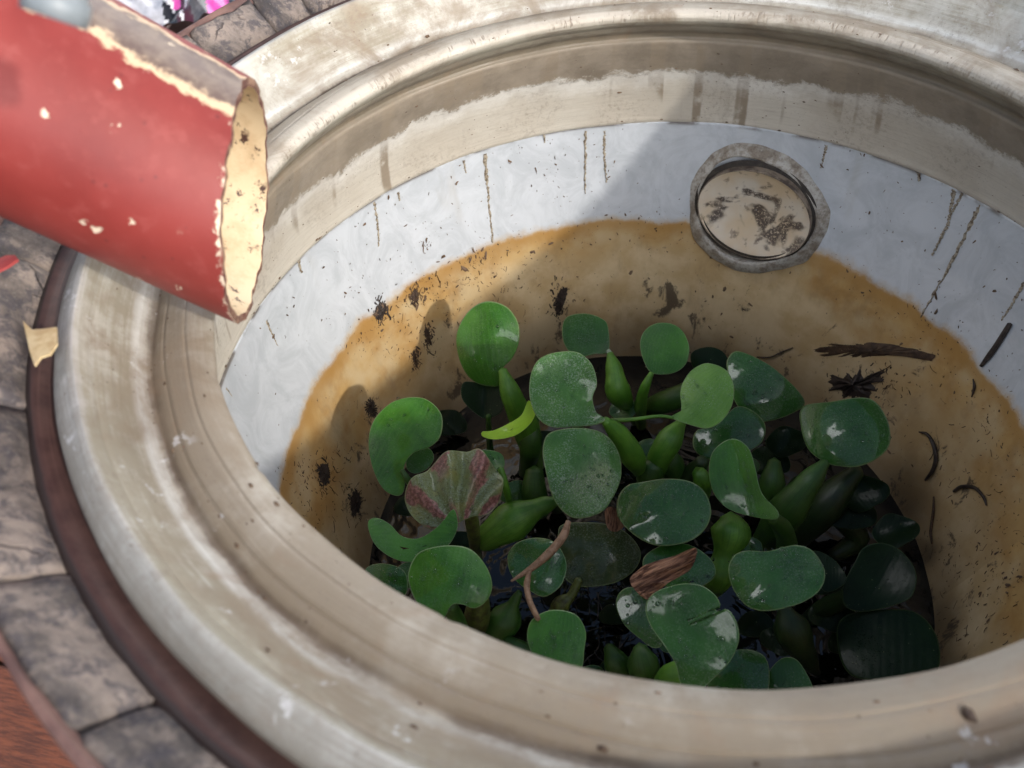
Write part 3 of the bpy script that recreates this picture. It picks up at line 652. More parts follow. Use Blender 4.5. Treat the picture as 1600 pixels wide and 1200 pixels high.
def leaf(parent, pts, z, mat, tilt=(0, 0), cup=.1, fold=.0, axis=90, spine=None, wav=.01, name='leaf', drops=0, label=None, th=.0007, curl=0, ruffle=None):
    """blade: outline seen from the photo's place, own plane (height z, tilted), cupped, folded along its axis and wavy"""
    z = deep(z); O = smooth_closed(pts, 72); c = O.mean(0); sp = spine or [tuple(c)]
    cen = at(c[0], c[1], z); vw = (CAM-cen).normalized(); nrm = (vw+RT*tilt[0]+UP*tilt[1]).normalized()
    def onp(q):
        d = ray(q[0], q[1]); return CAM+d*((cen-CAM).dot(nrm)/d.dot(nrm))
    size = max(np.ptp(O[:, 0]), np.ptp(O[:, 1]))/2*(cen-CAM).length/FPX
    an = math.radians(axis); ax = (RT*math.cos(an)+UP*math.sin(an)); ax = (ax-nrm*ax.dot(nrm)).normalized(); ay = nrm.cross(ax)
    rows = 12; n = len(O); ph = RS.rand(6)*6.28
    vs = []; uv = []
    def disp(p, s):
        x = (p-cen).dot(ax)/size; y = (p-cen).dot(ay)/size
        h = cup*(x*x+y*y-.35)*.9+fold*(math.sqrt(y*y+.01)-.3)+curl*x*x+wav*(math.sin(4*x+ph[0])*math.sin(3.4*y+ph[1])+.5*s*s*math.sin(5*x+ph[2])*math.cos(6*y+ph[3]))
        if ruffle:
            k_, am_ = ruffle; rr_ = math.hypot(x+.9, y); h += am_*min(rr_, 1.4)*math.sin(k_*math.atan2(y, x+.9)+1.2*math.sin(3*x))
        return p+nrm*(h*size), x, y
    for j in range(rows):
        s = 1-(1-j/(rows-1))**1.25 if j < rows-2 else (.955 if j == rows-2 else 1)
        s = min(1, s)
        for i in range(n):
            cc = near_spine(O[i], sp); q = cc+(O[i]-cc)*s; p, x, y = disp(onp(q), s); vs.append(p); uv.append((x, y))
    top = len(vs); fs = []
    for j in range(rows-1):
        for i in range(n): a = j*n+i; b = j*n+(i+1) % n; fs.append((a, b, b+n, a+n))
    # underside
    for k in range(top): vs.append(vs[k]-nrm*th); uv.append(uv[k])
    fs += [tuple(top+q for q in reversed(f)) for f in fs[:]]
    for i in range(n): a = (rows-1)*n+i; b = (rows-1)*n+(i+1) % n; fs.append((a, b, b+top, a+top))
    o = mesh(name, vs, fs, mat, parent, True, uv)
    at_ = o.data.attributes.new('edge', 'FLOAT', 'POINT'); at_.data.foreach_set('value', [(.94 if j < rows-1 else 1.0) if j > 2 else 0. for j in range(rows) for i in range(n)]*2)
    me = o.data; bm = bmesh.new(); bm.from_mesh(me); bmesh.ops.remove_doubles(bm, verts=bm.verts, dist=1e-6); bmesh.ops.recalc_face_normals(bm, faces=bm.faces); bm.to_mesh(me); bm.free()
    if label: o['label'] = label
    if drops:
        dv = []; df = []
        for _ in range(int(drops*1.8)):
            k = RS.randint(n*2, n*(rows-1)); r = RS.choice([.0005, .0008, .0012, .0019], p=[.5, .28, .15, .07]); c0 = Vector(vs[k])+nrm*.0002+ax*RS.uniform(-.002, .002)+ay*RS.uniform(-.002, .002)
            b0 = len(dv); m_ = 8
            dv.append(c0+nrm*r*.75)
            for rr, hh in ((.6, .55), (1, .0)):
                for i in range(m_): a = 2*math.pi*i/m_; dv.append(c0+(ax*math.cos(a)+ay*math.sin(a))*r*rr+nrm*r*hh)
            for i in range(m_):
                j2 = (i+1) % m_; df.append((b0, b0+1+i, b0+1+j2)); df.append((b0+1+i, b0+1+m_+i, b0+1+m_+j2, b0+1+j2))
        dd = mesh('water_drops', dv, df, MT['drop'], o); dd['kind'] = 'stuff'
    return o
def tube(name, P3, R, mat, parent, n=14, sub=6, ridg=0):
    P3 = [Vector(p) for p in P3]; pts = []; rr = []
    for i in range(len(P3)-1):
        p0, p1, p2, p3 = P3[max(i-1, 0)], P3[i], P3[i+1], P3[min(i+2, len(P3)-1)]
        for k in range(sub):
            t = k/sub; pts.append(.5*((2*p1)+(-p0+p2)*t+(2*p0-5*p1+4*p2-p3)*t*t+(-p0+3*p1-3*p2+p3)*t**3))
            tt = t*t*(3-2*t); rr.append(R[i]*(1-tt)+R[i+1]*tt)
    pts.append(P3[-1]); rr.append(R[-1]); vs = []; fs = []; prev = None; m = len(pts)
    for i, p in enumerate(pts):
        d = (pts[min(i+1, m-1)]-pts[max(i-1, 0)]).normalized()
        a = prev-d*prev.dot(d) if prev else d.orthogonal(); a.normalize(); prev = a; b = d.cross(a)
        for k in range(n): t = 2*math.pi*k/n; r = rr[i]*(1+ridg*math.sin(5*t+i*.3)); vs.append(p+a*(r*math.cos(t))+b*(r*math.sin(t)))
    for i in range(m-1):
        for k in range(n): q = i*n+k; q2 = i*n+(k+1) % n; fs.append((q, q2, q2+n, q+n))
    vs.append(pts[0]-(pts[1]-pts[0]).normalized()*rr[0]*.6); vs.append(pts[-1]+(pts[-1]-pts[-2]).normalized()*rr[-1]*.6); A, B = len(vs)-2, len(vs)-1
    for k in range(n): fs.append((A, (k+1) % n, k)); fs.append((B, (m-1)*n+k, (m-1)*n+(k+1) % n))
    uv = [((k/n*2 if k <= n/2 else 2-k/n*2), i/m) for i in range(m) for k in range(n)]+[(0, 0), (0, 1)]
    return mesh(name, vs, fs, mat, parent, True, uv)
def stalk(parent, spec, mat, name='stalk'):   # spec: (x, y, radius in photo pixels, height)
    spec = [(x, y, r, deep(z)) for x, y, r, z in spec]
    P3 = [at(x, y, z) for x, y, r, z in spec]; R = [r*(p-CAM).length/FPX for (x, y, r, z), p in zip(spec, P3)]
    return tube(name, P3, R, mat, parent)
GRP = 'water hyacinths floating in the pot'
def plant(x, y, label):
    e = empty('water_hyacinth', at(x, y, WATER_Z)); return tag(e, label, 'water plant', GRP)
K = MT
# back left
p = plant(800, 690, 'tall bright hyacinth at the back left with a shiny upright leaf against the rusty wall')
leaf(p, [(760, 471), (790, 480), (808, 505), (810, 535), (800, 560), (785, 577), (782, 603), (750, 603), (730, 590), (716, 560), (711, 530), (718, 505), (735, 482)], -.275, K['leaf_mid'], (-.25, -.1), -.30, .0, 95, curl=.05, wav=.03, drops=40)
leaf(p, [(722, 605), (735, 598), (782, 603), (786, 640), (772, 652), (755, 653), (735, 640), (722, 625)], -.325, K['leaf_shaded'], (0, .3), .1, .35, 90)
stalk(p, [(785, 578, 7, -.285), (800, 620, 17, -.31), (822, 670, 22, -.35), (838, 730, 12, -.39)], K['stalk'])
stalk(p, [(763, 650, 4, -.33), (765, 690, 5, -.37), (768, 720, 8, -.395)], K['stalk_dark'])
leaf(p, [(753, 676), (754, 684), (775, 687), (805, 680), (826, 665), (836, 648), (831, 634), (824, 628), (815, 648), (795, 661), (770, 673)], -.262, K['leaf_yellow'], (.1, .2), .25, 0, 30, spine=[(762, 681), (800, 671), (827, 642)], label='curled yellow green leaf')
# centre
p = plant(930, 760, 'central hyacinth with two speckled grey green leaves one above the other')
leaf(p, [(880, 551), (905, 553), (925, 570), (933, 600), (926, 622), (932, 645), (946, 656), (935, 664), (890, 668), (860, 667), (838, 650), (828, 620), (829, 590), (840, 568), (858, 556)], -.238, K['leaf_speckled'], (-.1, .25), .10, .06, 60, wav=.05, drops=70)
leaf(p, [(905, 667), (945, 675), (968, 705), (972, 740), (960, 775), (940, 800), (905, 809), (880, 797), (862, 770), (852, 730), (850, 695), (862, 673)], -.248, K['leaf_speckled'], (.2, .2), -.18, 0, 85, wav=.05, drops=90)
stalk(p, [(945, 657, 7, -.245), (968, 680, 16, -.27), (988, 712, 19, -.30), (1002, 745, 8, -.35), (1005, 780, 6, -.395)], K['stalk'])
stalk(p, [(905, 660, 8, -.27), (890, 720, 12, -.32), (870, 790, 14, -.39)], K['stalk_dark'])
# back pair
p = plant(985, 660, 'smallish hyacinth at the back with a squarish leaf and swollen upright stalk')
leaf(p, [(885, 495), (915, 489), (940, 497), (950, 510), (951, 548), (930, 553), (905, 556), (886, 545), (878, 520)], -.315, K['leaf_dark'], (0, .3), -.12, .05, 80, drops=10)
leaf(p, [(948, 545), (955, 548), (958, 562), (950, 560)], -.315, K['leaf_dark'])
stalk(p, [(953, 552, 5, -.315), (960, 580, 14, -.325), (966, 612, 20, -.34), (985, 640, 8, -.37), (992, 660, 6, -.395)], K['stalk'])
p = plant(1000, 650, 'small hyacinth at the back with one round bright leaf on a short stalk')
leaf(p, [(1025, 506), (1050, 507), (1068, 520), (1077, 545), (1071, 570), (1050, 584), (1020, 584), (1007, 567), (1000, 540), (1006, 519)], -.305, K['leaf_mid'], (.05, .25), .12, 0, 75, drops=25)
stalk(p, [(1018, 583, 4, -.31), (1006, 610, 8, -.33), (1000, 640, 10, -.36), (1002, 665, 8, -.395)], K['stalk'])
stalk(p, [(1078, 612, 17, -.35), (1040, 628, 18, -.36), (1000, 640, 9, -.39)], K['stalk_dark'])
# right of centre
p = plant(1090, 720, 'hyacinth right of the centre with a round yellowish green leaf and darker wet leaves behind')
leaf(p, [(1110, 569), (1135, 580), (1146, 605), (1143, 635), (1126, 660), (1105, 670), (1080, 665), (1048, 653), (1064, 642), (1063, 610), (1075, 585), (1092, 572)], -.262, K['leaf_fresh'], (.1, .2), .12, .08, 50, wav=.03, drops=40)
stalk(p, [(1052, 653, 2.5, -.263), (1030, 650, 2.5, -.262), (990, 655, 3, -.265), (955, 657, 4, -.27)], K['stalk'])
leaf(p, [(1150, 547), (1175, 555), (1215, 580), (1259, 625), (1240, 645), (1200, 658), (1170, 655), (1145, 620), (1137, 580), (1137, 560)], -.315, K['leaf_wet'], (.1, .1), -.25, 0, 140, drops=80)
leaf(p, [(1088, 672), (1120, 664), (1150, 635), (1175, 640), (1196, 662), (1190, 690), (1165, 706), (1130, 712), (1103, 716), (1083, 697)], -.325, K['leaf_wet'], (0, .3), -.2, 0, 170, drops=60)
leaf(p, [(1080, 552), (1105, 542), (1130, 550), (1140, 575), (1110, 585), (1085, 577)], -.34, K['leaf_shaded'], (0, .2), -.1)
stalk(p, [(1065, 660, 8, -.30), (1045, 690, 20, -.31), (1025, 728, 18, -.34), (1020, 770, 9, -.39)], K['stalk'])
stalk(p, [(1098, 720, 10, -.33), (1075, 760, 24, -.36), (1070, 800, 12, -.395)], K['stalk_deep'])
# right
p = plant(1200, 860, 'hyacinth leaning right with a broad drooping leaf by the dark root stain on the wall')
leaf(p, [(1252, 632), (1300, 627), (1358, 620), (1385, 650), (1390, 690), (1370, 715), (1340, 728), (1310, 727), (1287, 720), (1262, 700), (1250, 665)], -.295, K['leaf_wet'], (-.1, .3), -.25, 0, 10, curl=-.1, drops=90)
stalk(p, [(1290, 722, 7, -.305), (1262, 756, 18, -.32), (1228, 800, 27, -.345), (1195, 845, 18, -.38), (1180, 870, 8, -.40)], K['stalk_dark'])
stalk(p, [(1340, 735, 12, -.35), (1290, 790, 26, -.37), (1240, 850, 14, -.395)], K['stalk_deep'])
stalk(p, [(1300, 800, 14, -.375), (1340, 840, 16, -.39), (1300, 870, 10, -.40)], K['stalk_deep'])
# centre right
p = plant(1060, 880, 'hyacinth with a broad glossy leaf in the middle and a folded leaf to its right')
leaf(p, [(1000, 751), (1035, 747), (1075, 750), (1100, 765), (1111, 795), (1100, 825), (1075, 845), (1035, 852), (1005, 843), (975, 820), (962, 795), (965, 770), (980, 755)], -.262, K['leaf_wet'], (-.1, .45), -.16, -.06, 85, wav=.04, drops=130)
leaf(p, [(1150, 686), (1170, 700), (1180, 730), (1190, 770), (1218, 800), (1214, 812), (1180, 808), (1140, 796), (1117, 772), (1109, 740), (1114, 710), (1130, 692)], -.258, K['leaf_mid'], (-.35, .1), .12, .1, 110, spine=[(1148, 730), (1165, 785)], drops=45)
stalk(p, [(1020, 725, 16, -.33), (1015, 750, 20, -.345), (1020, 790, 12, -.39)], K['stalk_dark'])
stalk(p, [(1090, 735, 10, -.33), (1098, 755, 14, -.34), (1095, 790, 10, -.39)], K['stalk'])
stalk(p, [(1205, 808, 9, -.27), (1225, 830, 14, -.31), (1230, 870, 16, -.36), (1220, 900, 8, -.395)], K['stalk_dark'])
# bulb below
p = plant(860, 830, 'hyacinth left of centre with one fat pear shaped green stalk and a tiny glossy leaf')
stalk(p, [(873, 782, 6, -.30), (845, 792, 15, -.305), (800, 815, 31, -.315), (765, 838, 22, -.33), (748, 850, 8, -.35)], K['stalk'])
leaf(p, [(745, 706), (765, 703), (785, 710), (788, 728), (775, 738), (755, 731)], -.262, K['leaf_mid'], (.1, .3), -.2, 0, 0, drops=10)
stalk(p, [(782, 732, 5, -.265), (790, 760, 6, -.28), (796, 785, 5, -.31)], K['stalk'])
stalk(p, [(835, 735, 14, -.36), (835, 770, 20, -.37), (845, 800, 14, -.39)], K['stalk_dark'])
# left
p = plant(690, 800, 'hyacinth at the far left with one tall kidney shaped dark green leaf')
leaf(p, [(640, 621), (668, 625), (690, 648), (689, 680), (672, 698), (645, 708), (631, 730), (633, 760), (624, 775), (600, 765), (582, 730), (576, 690), (585, 655), (610, 630)], -.265, K['leaf_mid'], (-.1, .1), .08, .0, 60, spine=[(640, 662), (606, 725)], wav=.03, drops=20)
leaf(p, [(640, 706), (668, 700), (678, 715), (668, 732), (648, 740), (635, 730)], -.30, K['leaf_dark'], (0, .2), .1)
stalk(p, [(628, 735, 4, -.272), (645, 760, 6, -.29), (680, 800, 9, -.36), (690, 820, 6, -.395)], K['stalk_dark'])
p = plant(740, 860, 'hyacinth with a ruffled pink and green mottled leaf above an olive stalk')
leaf(p, [(700, 704), (718, 700), (733, 702), (748, 700), (764, 718), (776, 728), (786, 745), (784, 775), (765, 800), (735, 808), (700, 822), (670, 825), (645, 805), (632, 775), (640, 750), (662, 738), (680, 720)], -.245, K['leaf_mottled'], (.05, .25), -.30, .05, 98, wav=.05, drops=60, ruffle=(13, .10))
stalk(p, [(733, 790, 9, -.255), (738, 818, 11, -.28), (742, 850, 9, -.33), (745, 880, 10, -.38)], K['stalk_olive'])
p = plant(700, 985, 'hyacinth at the lower left with a broad heart leaf under a curved smile shaped leaf')
leaf(p, [(575, 822), (580, 812), (592, 811), (610, 820), (628, 837), (655, 840), (685, 822), (706, 798), (713, 805), (714, 828), (700, 853), (675, 870), (640, 878), (610, 870), (585, 850)], -.232, K['leaf_mid'], (.0, .3), .12, 0, 0, spine=[(590, 828), (630, 858), (665, 853), (700, 825)], drops=15)
leaf(p, [(705, 851), (735, 856), (758, 880), (769, 910), (762, 935), (742, 949), (722, 944), (705, 946), (690, 966), (660, 951), (643, 925), (637, 895), (650, 865), (675, 855)], -.222, K['leaf_mid'], (-.05, .3), -.18, .0, 80, wav=.04, drops=45)
leaf(p, [(570, 886), (600, 880), (632, 893), (634, 925), (612, 932), (580, 908)], -.275, K['leaf_wet'], (-.2, .4), -.2, 0, drops=25)
stalk(p, [(705, 944, 9, -.232), (715, 975, 14, -.27), (730, 1010, 12, -.32), (740, 1040, 8, -.39)], K['stalk_dark'])
stalk(p, [(750, 930, 14, -.27), (745, 965, 20, -.30), (740, 1000, 16, -.35)], K['stalk_olive'])
p = plant(860, 950, 'front hyacinth with a round drop covered leaf and a rippled leaf behind')
leaf(p, [(870, 952), (900, 960), (915, 985), (913, 1015), (906, 1048), (870, 1050), (837, 1028), (824, 1000), (828, 972), (847, 957)], -.232, K['leaf_mid'], (.0, .2), -.12, 0, 80, drops=60)
leaf(p, [(820, 842), (845, 839), (870, 850), (885, 880), (876, 913), (850, 931), (825, 921), (800, 900), (792, 870), (800, 852)], -.275, K['leaf_wet'], (-.15, .35), -.15, 0, 30, wav=.07, drops=40)
leaf(p, [(880, 818), (930, 815), (975, 828), (1003, 858), (992, 890), (955, 912), (905, 915), (880, 897), (872, 860), (872, 835)], -.305, K['leaf_olive'], (.1, .2), -.22, .0, 20, wav=.06, drops=60)
stalk(p, [(812, 925, 5, -.29), (803, 942, 9, -.30), (790, 968, 25, -.315), (775, 990, 24, -.33), (768, 1012, 10, -.35)], K['stalk_dark'])
stalk(p, [(905, 905, 6, -.31), (893, 930, 7, -.32), (875, 948, 14, -.33), (862, 985, 14, -.36)], K['stalk_olive'])
p = plant(1060, 1020, 'front hyacinth with the biggest leaf, twisted and torn on its right side')
leaf(p, [(1060, 913), (1095, 915), (1118, 930), (1126, 948), (1116, 950), (1124, 956), (1136, 952), (1150, 970), (1155, 1000), (1140, 1035), (1112, 1062), (1088, 1080), (1064, 1070), (1056, 1038), (1036, 1006), (1015, 975), (1008, 945), (1025, 924)], -.222, K['leaf_dark'], (-.1, .2), -.08, .10, 120, wav=.06, spine=[(1065, 950), (1095, 1020)], drops=60)
leaf(p, [(985, 917), (1005, 925), (1022, 975), (1034, 1006), (1020, 1012), (1000, 998), (975, 975), (962, 945), (968, 925)], -.262, K['leaf_wet'], (-.2, .1), -.1, drops=30)
leaf(p, [(1005, 872), (1040, 850), (1080, 852), (1112, 875), (1117, 900), (1090, 918), (1050, 918), (1015, 905)], -.285, K['leaf_wet'], (0, .3), -.1, drops=50)
stalk(p, [(1075, 1040, 12, -.26), (1045, 1060, 18, -.28), (1030, 1090, 12, -.34)], K['stalk'])
stalk(p, [(1000, 1010, 10, -.32), (1005, 1040, 24, -.33), (1010, 1075, 14, -.37)], K['stalk_dark'])
p = plant(1120, 930, 'right front hyacinth with a wide wet leaf above a lime green swollen stalk')
leaf(p, [(1165, 860), (1200, 861), (1240, 852), (1270, 860), (1289, 890), (1281, 920), (1250, 942), (1205, 954), (1170, 948), (1147, 922), (1137, 890), (1145, 868)], -.248, K['leaf_wet'], (-.05, .35), -.20, .04, 175, wav=.05, drops=110)
stalk(p, [(1142, 808, 15, -.30), (1142, 832, 30, -.305), (1132, 868, 17, -.32), (1124, 898, 22, -.335), (1112, 925, 12, -.36)], K['stalk'])
leaf(p, [(1270, 862), (1300, 872), (1322, 900), (1316, 915), (1290, 925), (1275, 900)], -.30, K['leaf_shaded'], (0, .2))
p = plant(1390, 960, 'shaded hyacinth deep on the right side with two green leaves darkened by painted shade')
leaf(p, [(1350, 856), (1380, 849), (1410, 863), (1431, 895), (1426, 930), (1400, 945), (1350, 956), (1320, 947), (1318, 915), (1335, 880)], -.325, K['leaf_shaded'], (0, .15), .15, .1, 60, drops=6)
leaf(p, [(1320, 962), (1400, 952), (1440, 962), (1466, 1000), (1462, 1050), (1400, 1062), (1330, 1055), (1308, 1005)], -.34, K['leaf_shaded'], (0, .2), -.1)
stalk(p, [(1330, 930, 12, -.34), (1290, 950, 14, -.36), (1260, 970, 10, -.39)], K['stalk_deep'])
p = plant(1200, 1040, 'low hyacinth behind the front lip with dark wet leaves and a brownish pod like stalk')
leaf(p, [(1112, 1036), (1150, 1014), (1190, 1020), (1202, 1050), (1190, 1090), (1112, 1092)], -.30, K['leaf_wet'], (-.1, .4), -.2, drops=40)
leaf(p, [(1196, 1060), (1222, 1028), (1250, 1036), (1270, 1090), (1200, 1095)], -.31, K['leaf_dark'], (0, .2), -.1)
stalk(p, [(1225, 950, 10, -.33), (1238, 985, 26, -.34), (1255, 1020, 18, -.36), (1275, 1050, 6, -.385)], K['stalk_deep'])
# low foliage with shade painted in, filling gaps close to the water
p = plant(1280, 850, 'low hyacinth leaves darkened by painted shade, half sunk in the shaded right part of the pot')
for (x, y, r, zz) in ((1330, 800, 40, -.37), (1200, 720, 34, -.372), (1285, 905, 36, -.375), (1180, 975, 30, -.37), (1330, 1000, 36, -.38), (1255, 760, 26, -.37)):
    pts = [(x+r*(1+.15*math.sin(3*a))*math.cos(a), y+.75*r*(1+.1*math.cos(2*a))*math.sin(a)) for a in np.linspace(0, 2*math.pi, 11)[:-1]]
    leaf(p, pts, zz, K['leaf_shaded'], (RS.uniform(-.2, .2), .3), -.15, wav=.05)
p = plant(760, 900, 'low hyacinth leaves darkened by painted shade, half sunk between the left and front plants')
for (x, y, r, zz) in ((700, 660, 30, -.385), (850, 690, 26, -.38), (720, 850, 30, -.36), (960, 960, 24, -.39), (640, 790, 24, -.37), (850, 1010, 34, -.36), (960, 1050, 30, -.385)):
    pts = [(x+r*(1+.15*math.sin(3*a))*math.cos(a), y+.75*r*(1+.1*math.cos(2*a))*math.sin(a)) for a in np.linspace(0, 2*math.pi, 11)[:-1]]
    leaf(p, pts, zz, K['leaf_shaded'], (RS.uniform(-.2, .2), .3), -.15, wav=.05)

for lab, items in (('low hyacinth tucked between the central leaves and the round yellowish green one', [('s', [(1040, 700, 9, -.33), (1050, 730, 20, -.345), (1055, 765, 10, -.38)]), ('l', 1010, 705, 24, -.35), ('l', 975, 640, 22, -.36), ('l', 1160, 730, 26, -.36)]),
                   ('low hyacinth under the wide wet right leaf with short fat stalks', [('s', [(1105, 955, 9, -.33), (1120, 985, 20, -.34), (1140, 1010, 10, -.37)]), ('l', 1080, 890, 26, -.35), ('l', 1220, 1000, 30, -.35), ('l', 1300, 960, 34, -.36), ('l', 1170, 860, 24, -.35)]),
                   ('low hyacinth behind the pear shaped stalk on the left', [('s', [(700, 760, 7, -.33), (690, 800, 16, -.35), (700, 840, 8, -.38)]), ('l', 805, 770, 24, -.37), ('l', 820, 660, 26, -.365), ('l', 640, 900, 26, -.34), ('s', [(820, 640, 10, -.345), (830, 690, 18, -.355), (820, 740, 10, -.39)])]),
                   ('low hyacinth at the very front half hidden by the lip of the pot', [('s', [(950, 1010, 8, -.345), (965, 1040, 20, -.35), (975, 1070, 10, -.38)]), ('l', 920, 1060, 26, -.36), ('l', 1050, 1000, 24, -.34), ('s', [(790, 1000, 9, -.32), (820, 1025, 18, -.33), (840, 1050, 9, -.37)])]),
                   ('dark low hyacinth under the drooping right leaf', [('l', 1230, 690, 30, -.35), ('l', 1350, 770, 36, -.355), ('s', [(1210, 720, 9, -.35), (1205, 760, 20, -.36), (1190, 800, 10, -.39)]), ('l', 1400, 830, 34, -.365)])):
    p = plant(items[0][1][0][0] if items[0][0] == 's' else items[0][1], items[0][1][0][1] if items[0][0] == 's' else items[0][2], lab)
    for it in items:
        if it[0] == 's': stalk(p, it[1], K['stalk_dark'])
        else:
            _, x, y, rd, zz = it; ph_ = RS.uniform(0, 6)
            pts = [(x+rd*(1+.13*math.sin(2*a+ph_)-.12*math.exp(-((a-3.1)/.4)**2))*math.cos(a+ph_), y+.8*rd*(1+.1*math.cos(3*a))*math.sin(a+ph_)) for a in np.linspace(0, 2*math.pi, 15)[:-1]]
            leaf(p, pts, zz, K['leaf_dark'] if x < 1200 else K['leaf_shaded'], (RS.uniform(-.3, .3), RS.uniform(0, .4)), RS.uniform(-.3, .15), wav=.06, axis=RS.uniform(0, 180), drops=12)  # leaves on the right take the green with shade painted in
# ------------------------------------------------------------------ dead leaves, stems and dirt
o = leaf(None, [(984, 906), (1000, 888), (1020, 878), (1050, 868), (1085, 859), (1087, 872), (1078, 890), (1058, 902), (1035, 918), (1014, 937), (996, 926)], -.243, MT['dry'], (0, .1), .25, -.35, 25, spine=[(1000, 915), (1070, 877)], ruffle=(13, .14), wav=.12, name='dead_leaf')
tag(o, 'crumpled rust brown dead leaf resting above the largest front leaf', 'dead leaf')
o = leaf(None, [(945, 800), (955, 792), (970, 800), (978, 818), (965, 830), (950, 826)], -.285, MT['dry'], (0, .1), .2, 0, wav=.1, name='dead_leaf'); tag(o, 'small orange brown scrap of dead leaf under the glossy middle leaf', 'dead leaf')
st = empty('dry_stem', at(845, 880, -.25)); tag(st, 'dry tan forked stem lying across the rippled leaf', 'stem')
P3 = [at(888, 815, -.235), at(880, 838, -.236), at(860, 862, -.24), at(830, 888, -.243), at(799, 908, -.245)]; tube('thick_branch', P3, [.0022, .0032, .0036, .0026, .0008], MT['dry_stem'], st, 10, 6, .12)
P3 = [at(828, 892, -.243), at(823, 915, -.243), at(828, 940, -.238), at(841, 967, -.226)]; tube('thin_branch', P3, [.0016, .0024, .0022, .0020], MT['dry_stem'], st, 10, 6, .12)

def wall_blob(name, pts, mat, label, cat, lift=.0008, rag=.035, strands=0):
    O = smooth_closed(pts, 88); c = O.mean(0); O = O+(O-c)*(RS.normal(0, rag, (88, 1))+rag*2.2*np.sin(np.arange(88)*.9+RS.rand()*6)[:, None]); hs = [hit(*q) for q in O]; hc = hit(*c); vs = []; m = 5; n = len(O)
    for j in range(m):
        s = j/(m-1); lf = lift*(1-s*s)+.0003
        for i in range(n): vs.append(wall(hc[0]+(hs[i][0]-hc[0])*s, hc[1]+(hs[i][1]-hc[1])*s, lf*(1+.5*math.sin(i*1.3+j*2)))[0])
    fs = [(j*n+i, j*n+(i+1) % n, (j+1)*n+(i+1) % n, (j+1)*n+i) for j in range(m-1) for i in range(n)]
    o = mesh(name, vs, fs, mat)
    if strands:
        sv = []; sf = []
        ex_, ey_ = np.ptp(O[:, 0]), np.ptp(O[:, 1])
        for _ in range(strands):
            q = (c[0]+RS.normal(0, ex_*.30), c[1]+RS.normal(0, ey_*.34)); L = RS.uniform(2, 9); an = RS.normal(1.75, .55)
            hp = [hit(q[0]+math.cos(an)*L*k+RS.normal(0, .6), q[1]+math.sin(an)*L*k) for k in (-.5, 0, .5)]; b0 = len(sv); w_ = RS.uniform(.0003, .0011)
            for (t_, v_) in hp:
                p_, n_ = wall(t_, v_, .0004); a_ = (liner_at(t_+.01, v_)-p_).normalized(); sv.extend([p_-a_*w_, p_+n_*w_*.8, p_+a_*w_]); w_ *= RS.uniform(.5, 1.2)
            for k in range(2):
                for j in range(2): z_ = b0+k*3+j; sf.append((z_, z_+1, z_+4, z_+3))
        s_ = mesh('slime_strands', sv, sf, mat, o); s_['kind'] = 'stuff'
    return tag(o, label, cat)
wall_blob('dead_leaf', [(1265, 548), (1285, 537), (1320, 535), (1355, 534), (1390, 537), (1420, 543), (1445, 549), (1462, 556), (1460, 564), (1440, 561), (1410, 556), (1370, 556), (1340, 560), (1300, 558), (1275, 555)], MT['muck_brown'], 'long flat brown leaf stuck to the rusty wall at the right', 'dead leaf', .002, .015)
wall_blob('root_clump', [(1300, 585), (1318, 590), (1325, 580), (1334, 588), (1345, 575), (1352, 588), (1366, 582), (1384, 578), (1378, 594), (1368, 600), (1362, 622), (1330, 626), (1312, 612), (1296, 606)], MT['muck'], 'black tangled clump of rotten roots on the wall above the drooping leaf', 'root clump', .005, .05, 160)
wall_blob('slime_patch', [(879.8, 448.3), (886.0, 451.3), (884.8, 463.3), (878.6, 478.3), (871.1, 493.3), (867.4, 482.8), (868.7, 465.5), (873.6, 454.3)], MT['muck'], 'black oblong slime patch on the wall behind the plants', 'slime patch', strands=90)
wall_blob('slime_patch', [(584.3, 490.2), (590.5, 479.8), (598.0, 472.2), (604.2, 479.8), (600.5, 490.2), (590.5, 497.8)], MT['muck'], 'dark slime patch at the tide line on the left wall', 'slime patch', strands=90)
wall_blob('slime_patch', [(643.0, 456.6), (650.4, 452.9), (652.9, 461.9), (649.2, 469.4), (643.6, 466.4)], MT['muck_brown'], 'small brown speck of slime just below the tide line left', 'slime patch', strands=90)
wall_blob('slime_patch', [(569.5, 620.4), (579.4, 616.7), (586.8, 627.9), (590.6, 646.7), (582.5, 655.7), (573.2, 650.4), (567.0, 639.2)], MT['muck'], 'dark slime patch on the rusty wall above the far left leaf', 'slime patch', strands=90)
wall_blob('slime_patch', [(663.2, 512.3), (669.4, 515.3), (671.8, 528.8), (674.3, 540.0), (668.1, 531.8), (663.2, 522.8)], MT['muck_brown'], 'thin dark slime mark between the left tide line and the tall leaf', 'slime patch', strands=90)
wall_blob('slime_patch', [(501.8, 725.0), (511.1, 728.0), (514.2, 743.8), (506.8, 758.8), (498.1, 749.0), (496.9, 736.3)], MT['muck'], 'dark slime patch low on the orange left wall', 'slime patch', strands=90)
wall_blob('slime_patch', [(548.7, 773.8), (556.7, 766.3), (562.9, 777.6), (561.1, 796.3), (551.8, 805.3), (546.8, 792.6)], MT['muck'], 'lowest black slime patch on the left wall beside the smile shaped leaf', 'slime patch', strands=90)
wall_blob('slime_patch', [(646.1, 545.5), (649.2, 560.5), (653.0, 575.5), (648.0, 571.8), (643.7, 557.5)], MT['muck_brown'], 'narrow brown slime streak right of the far left wall stain', 'slime patch', strands=90)
def wall_tube(name, pts, R, mat, label, cat, lift=.002):
    P3 = [wall(*hit(*q), lift)[0] for q in pts]; return tag(tube(name, P3, R, mat, None, 8, 5, .1), label, cat)
sv = []; sf = []
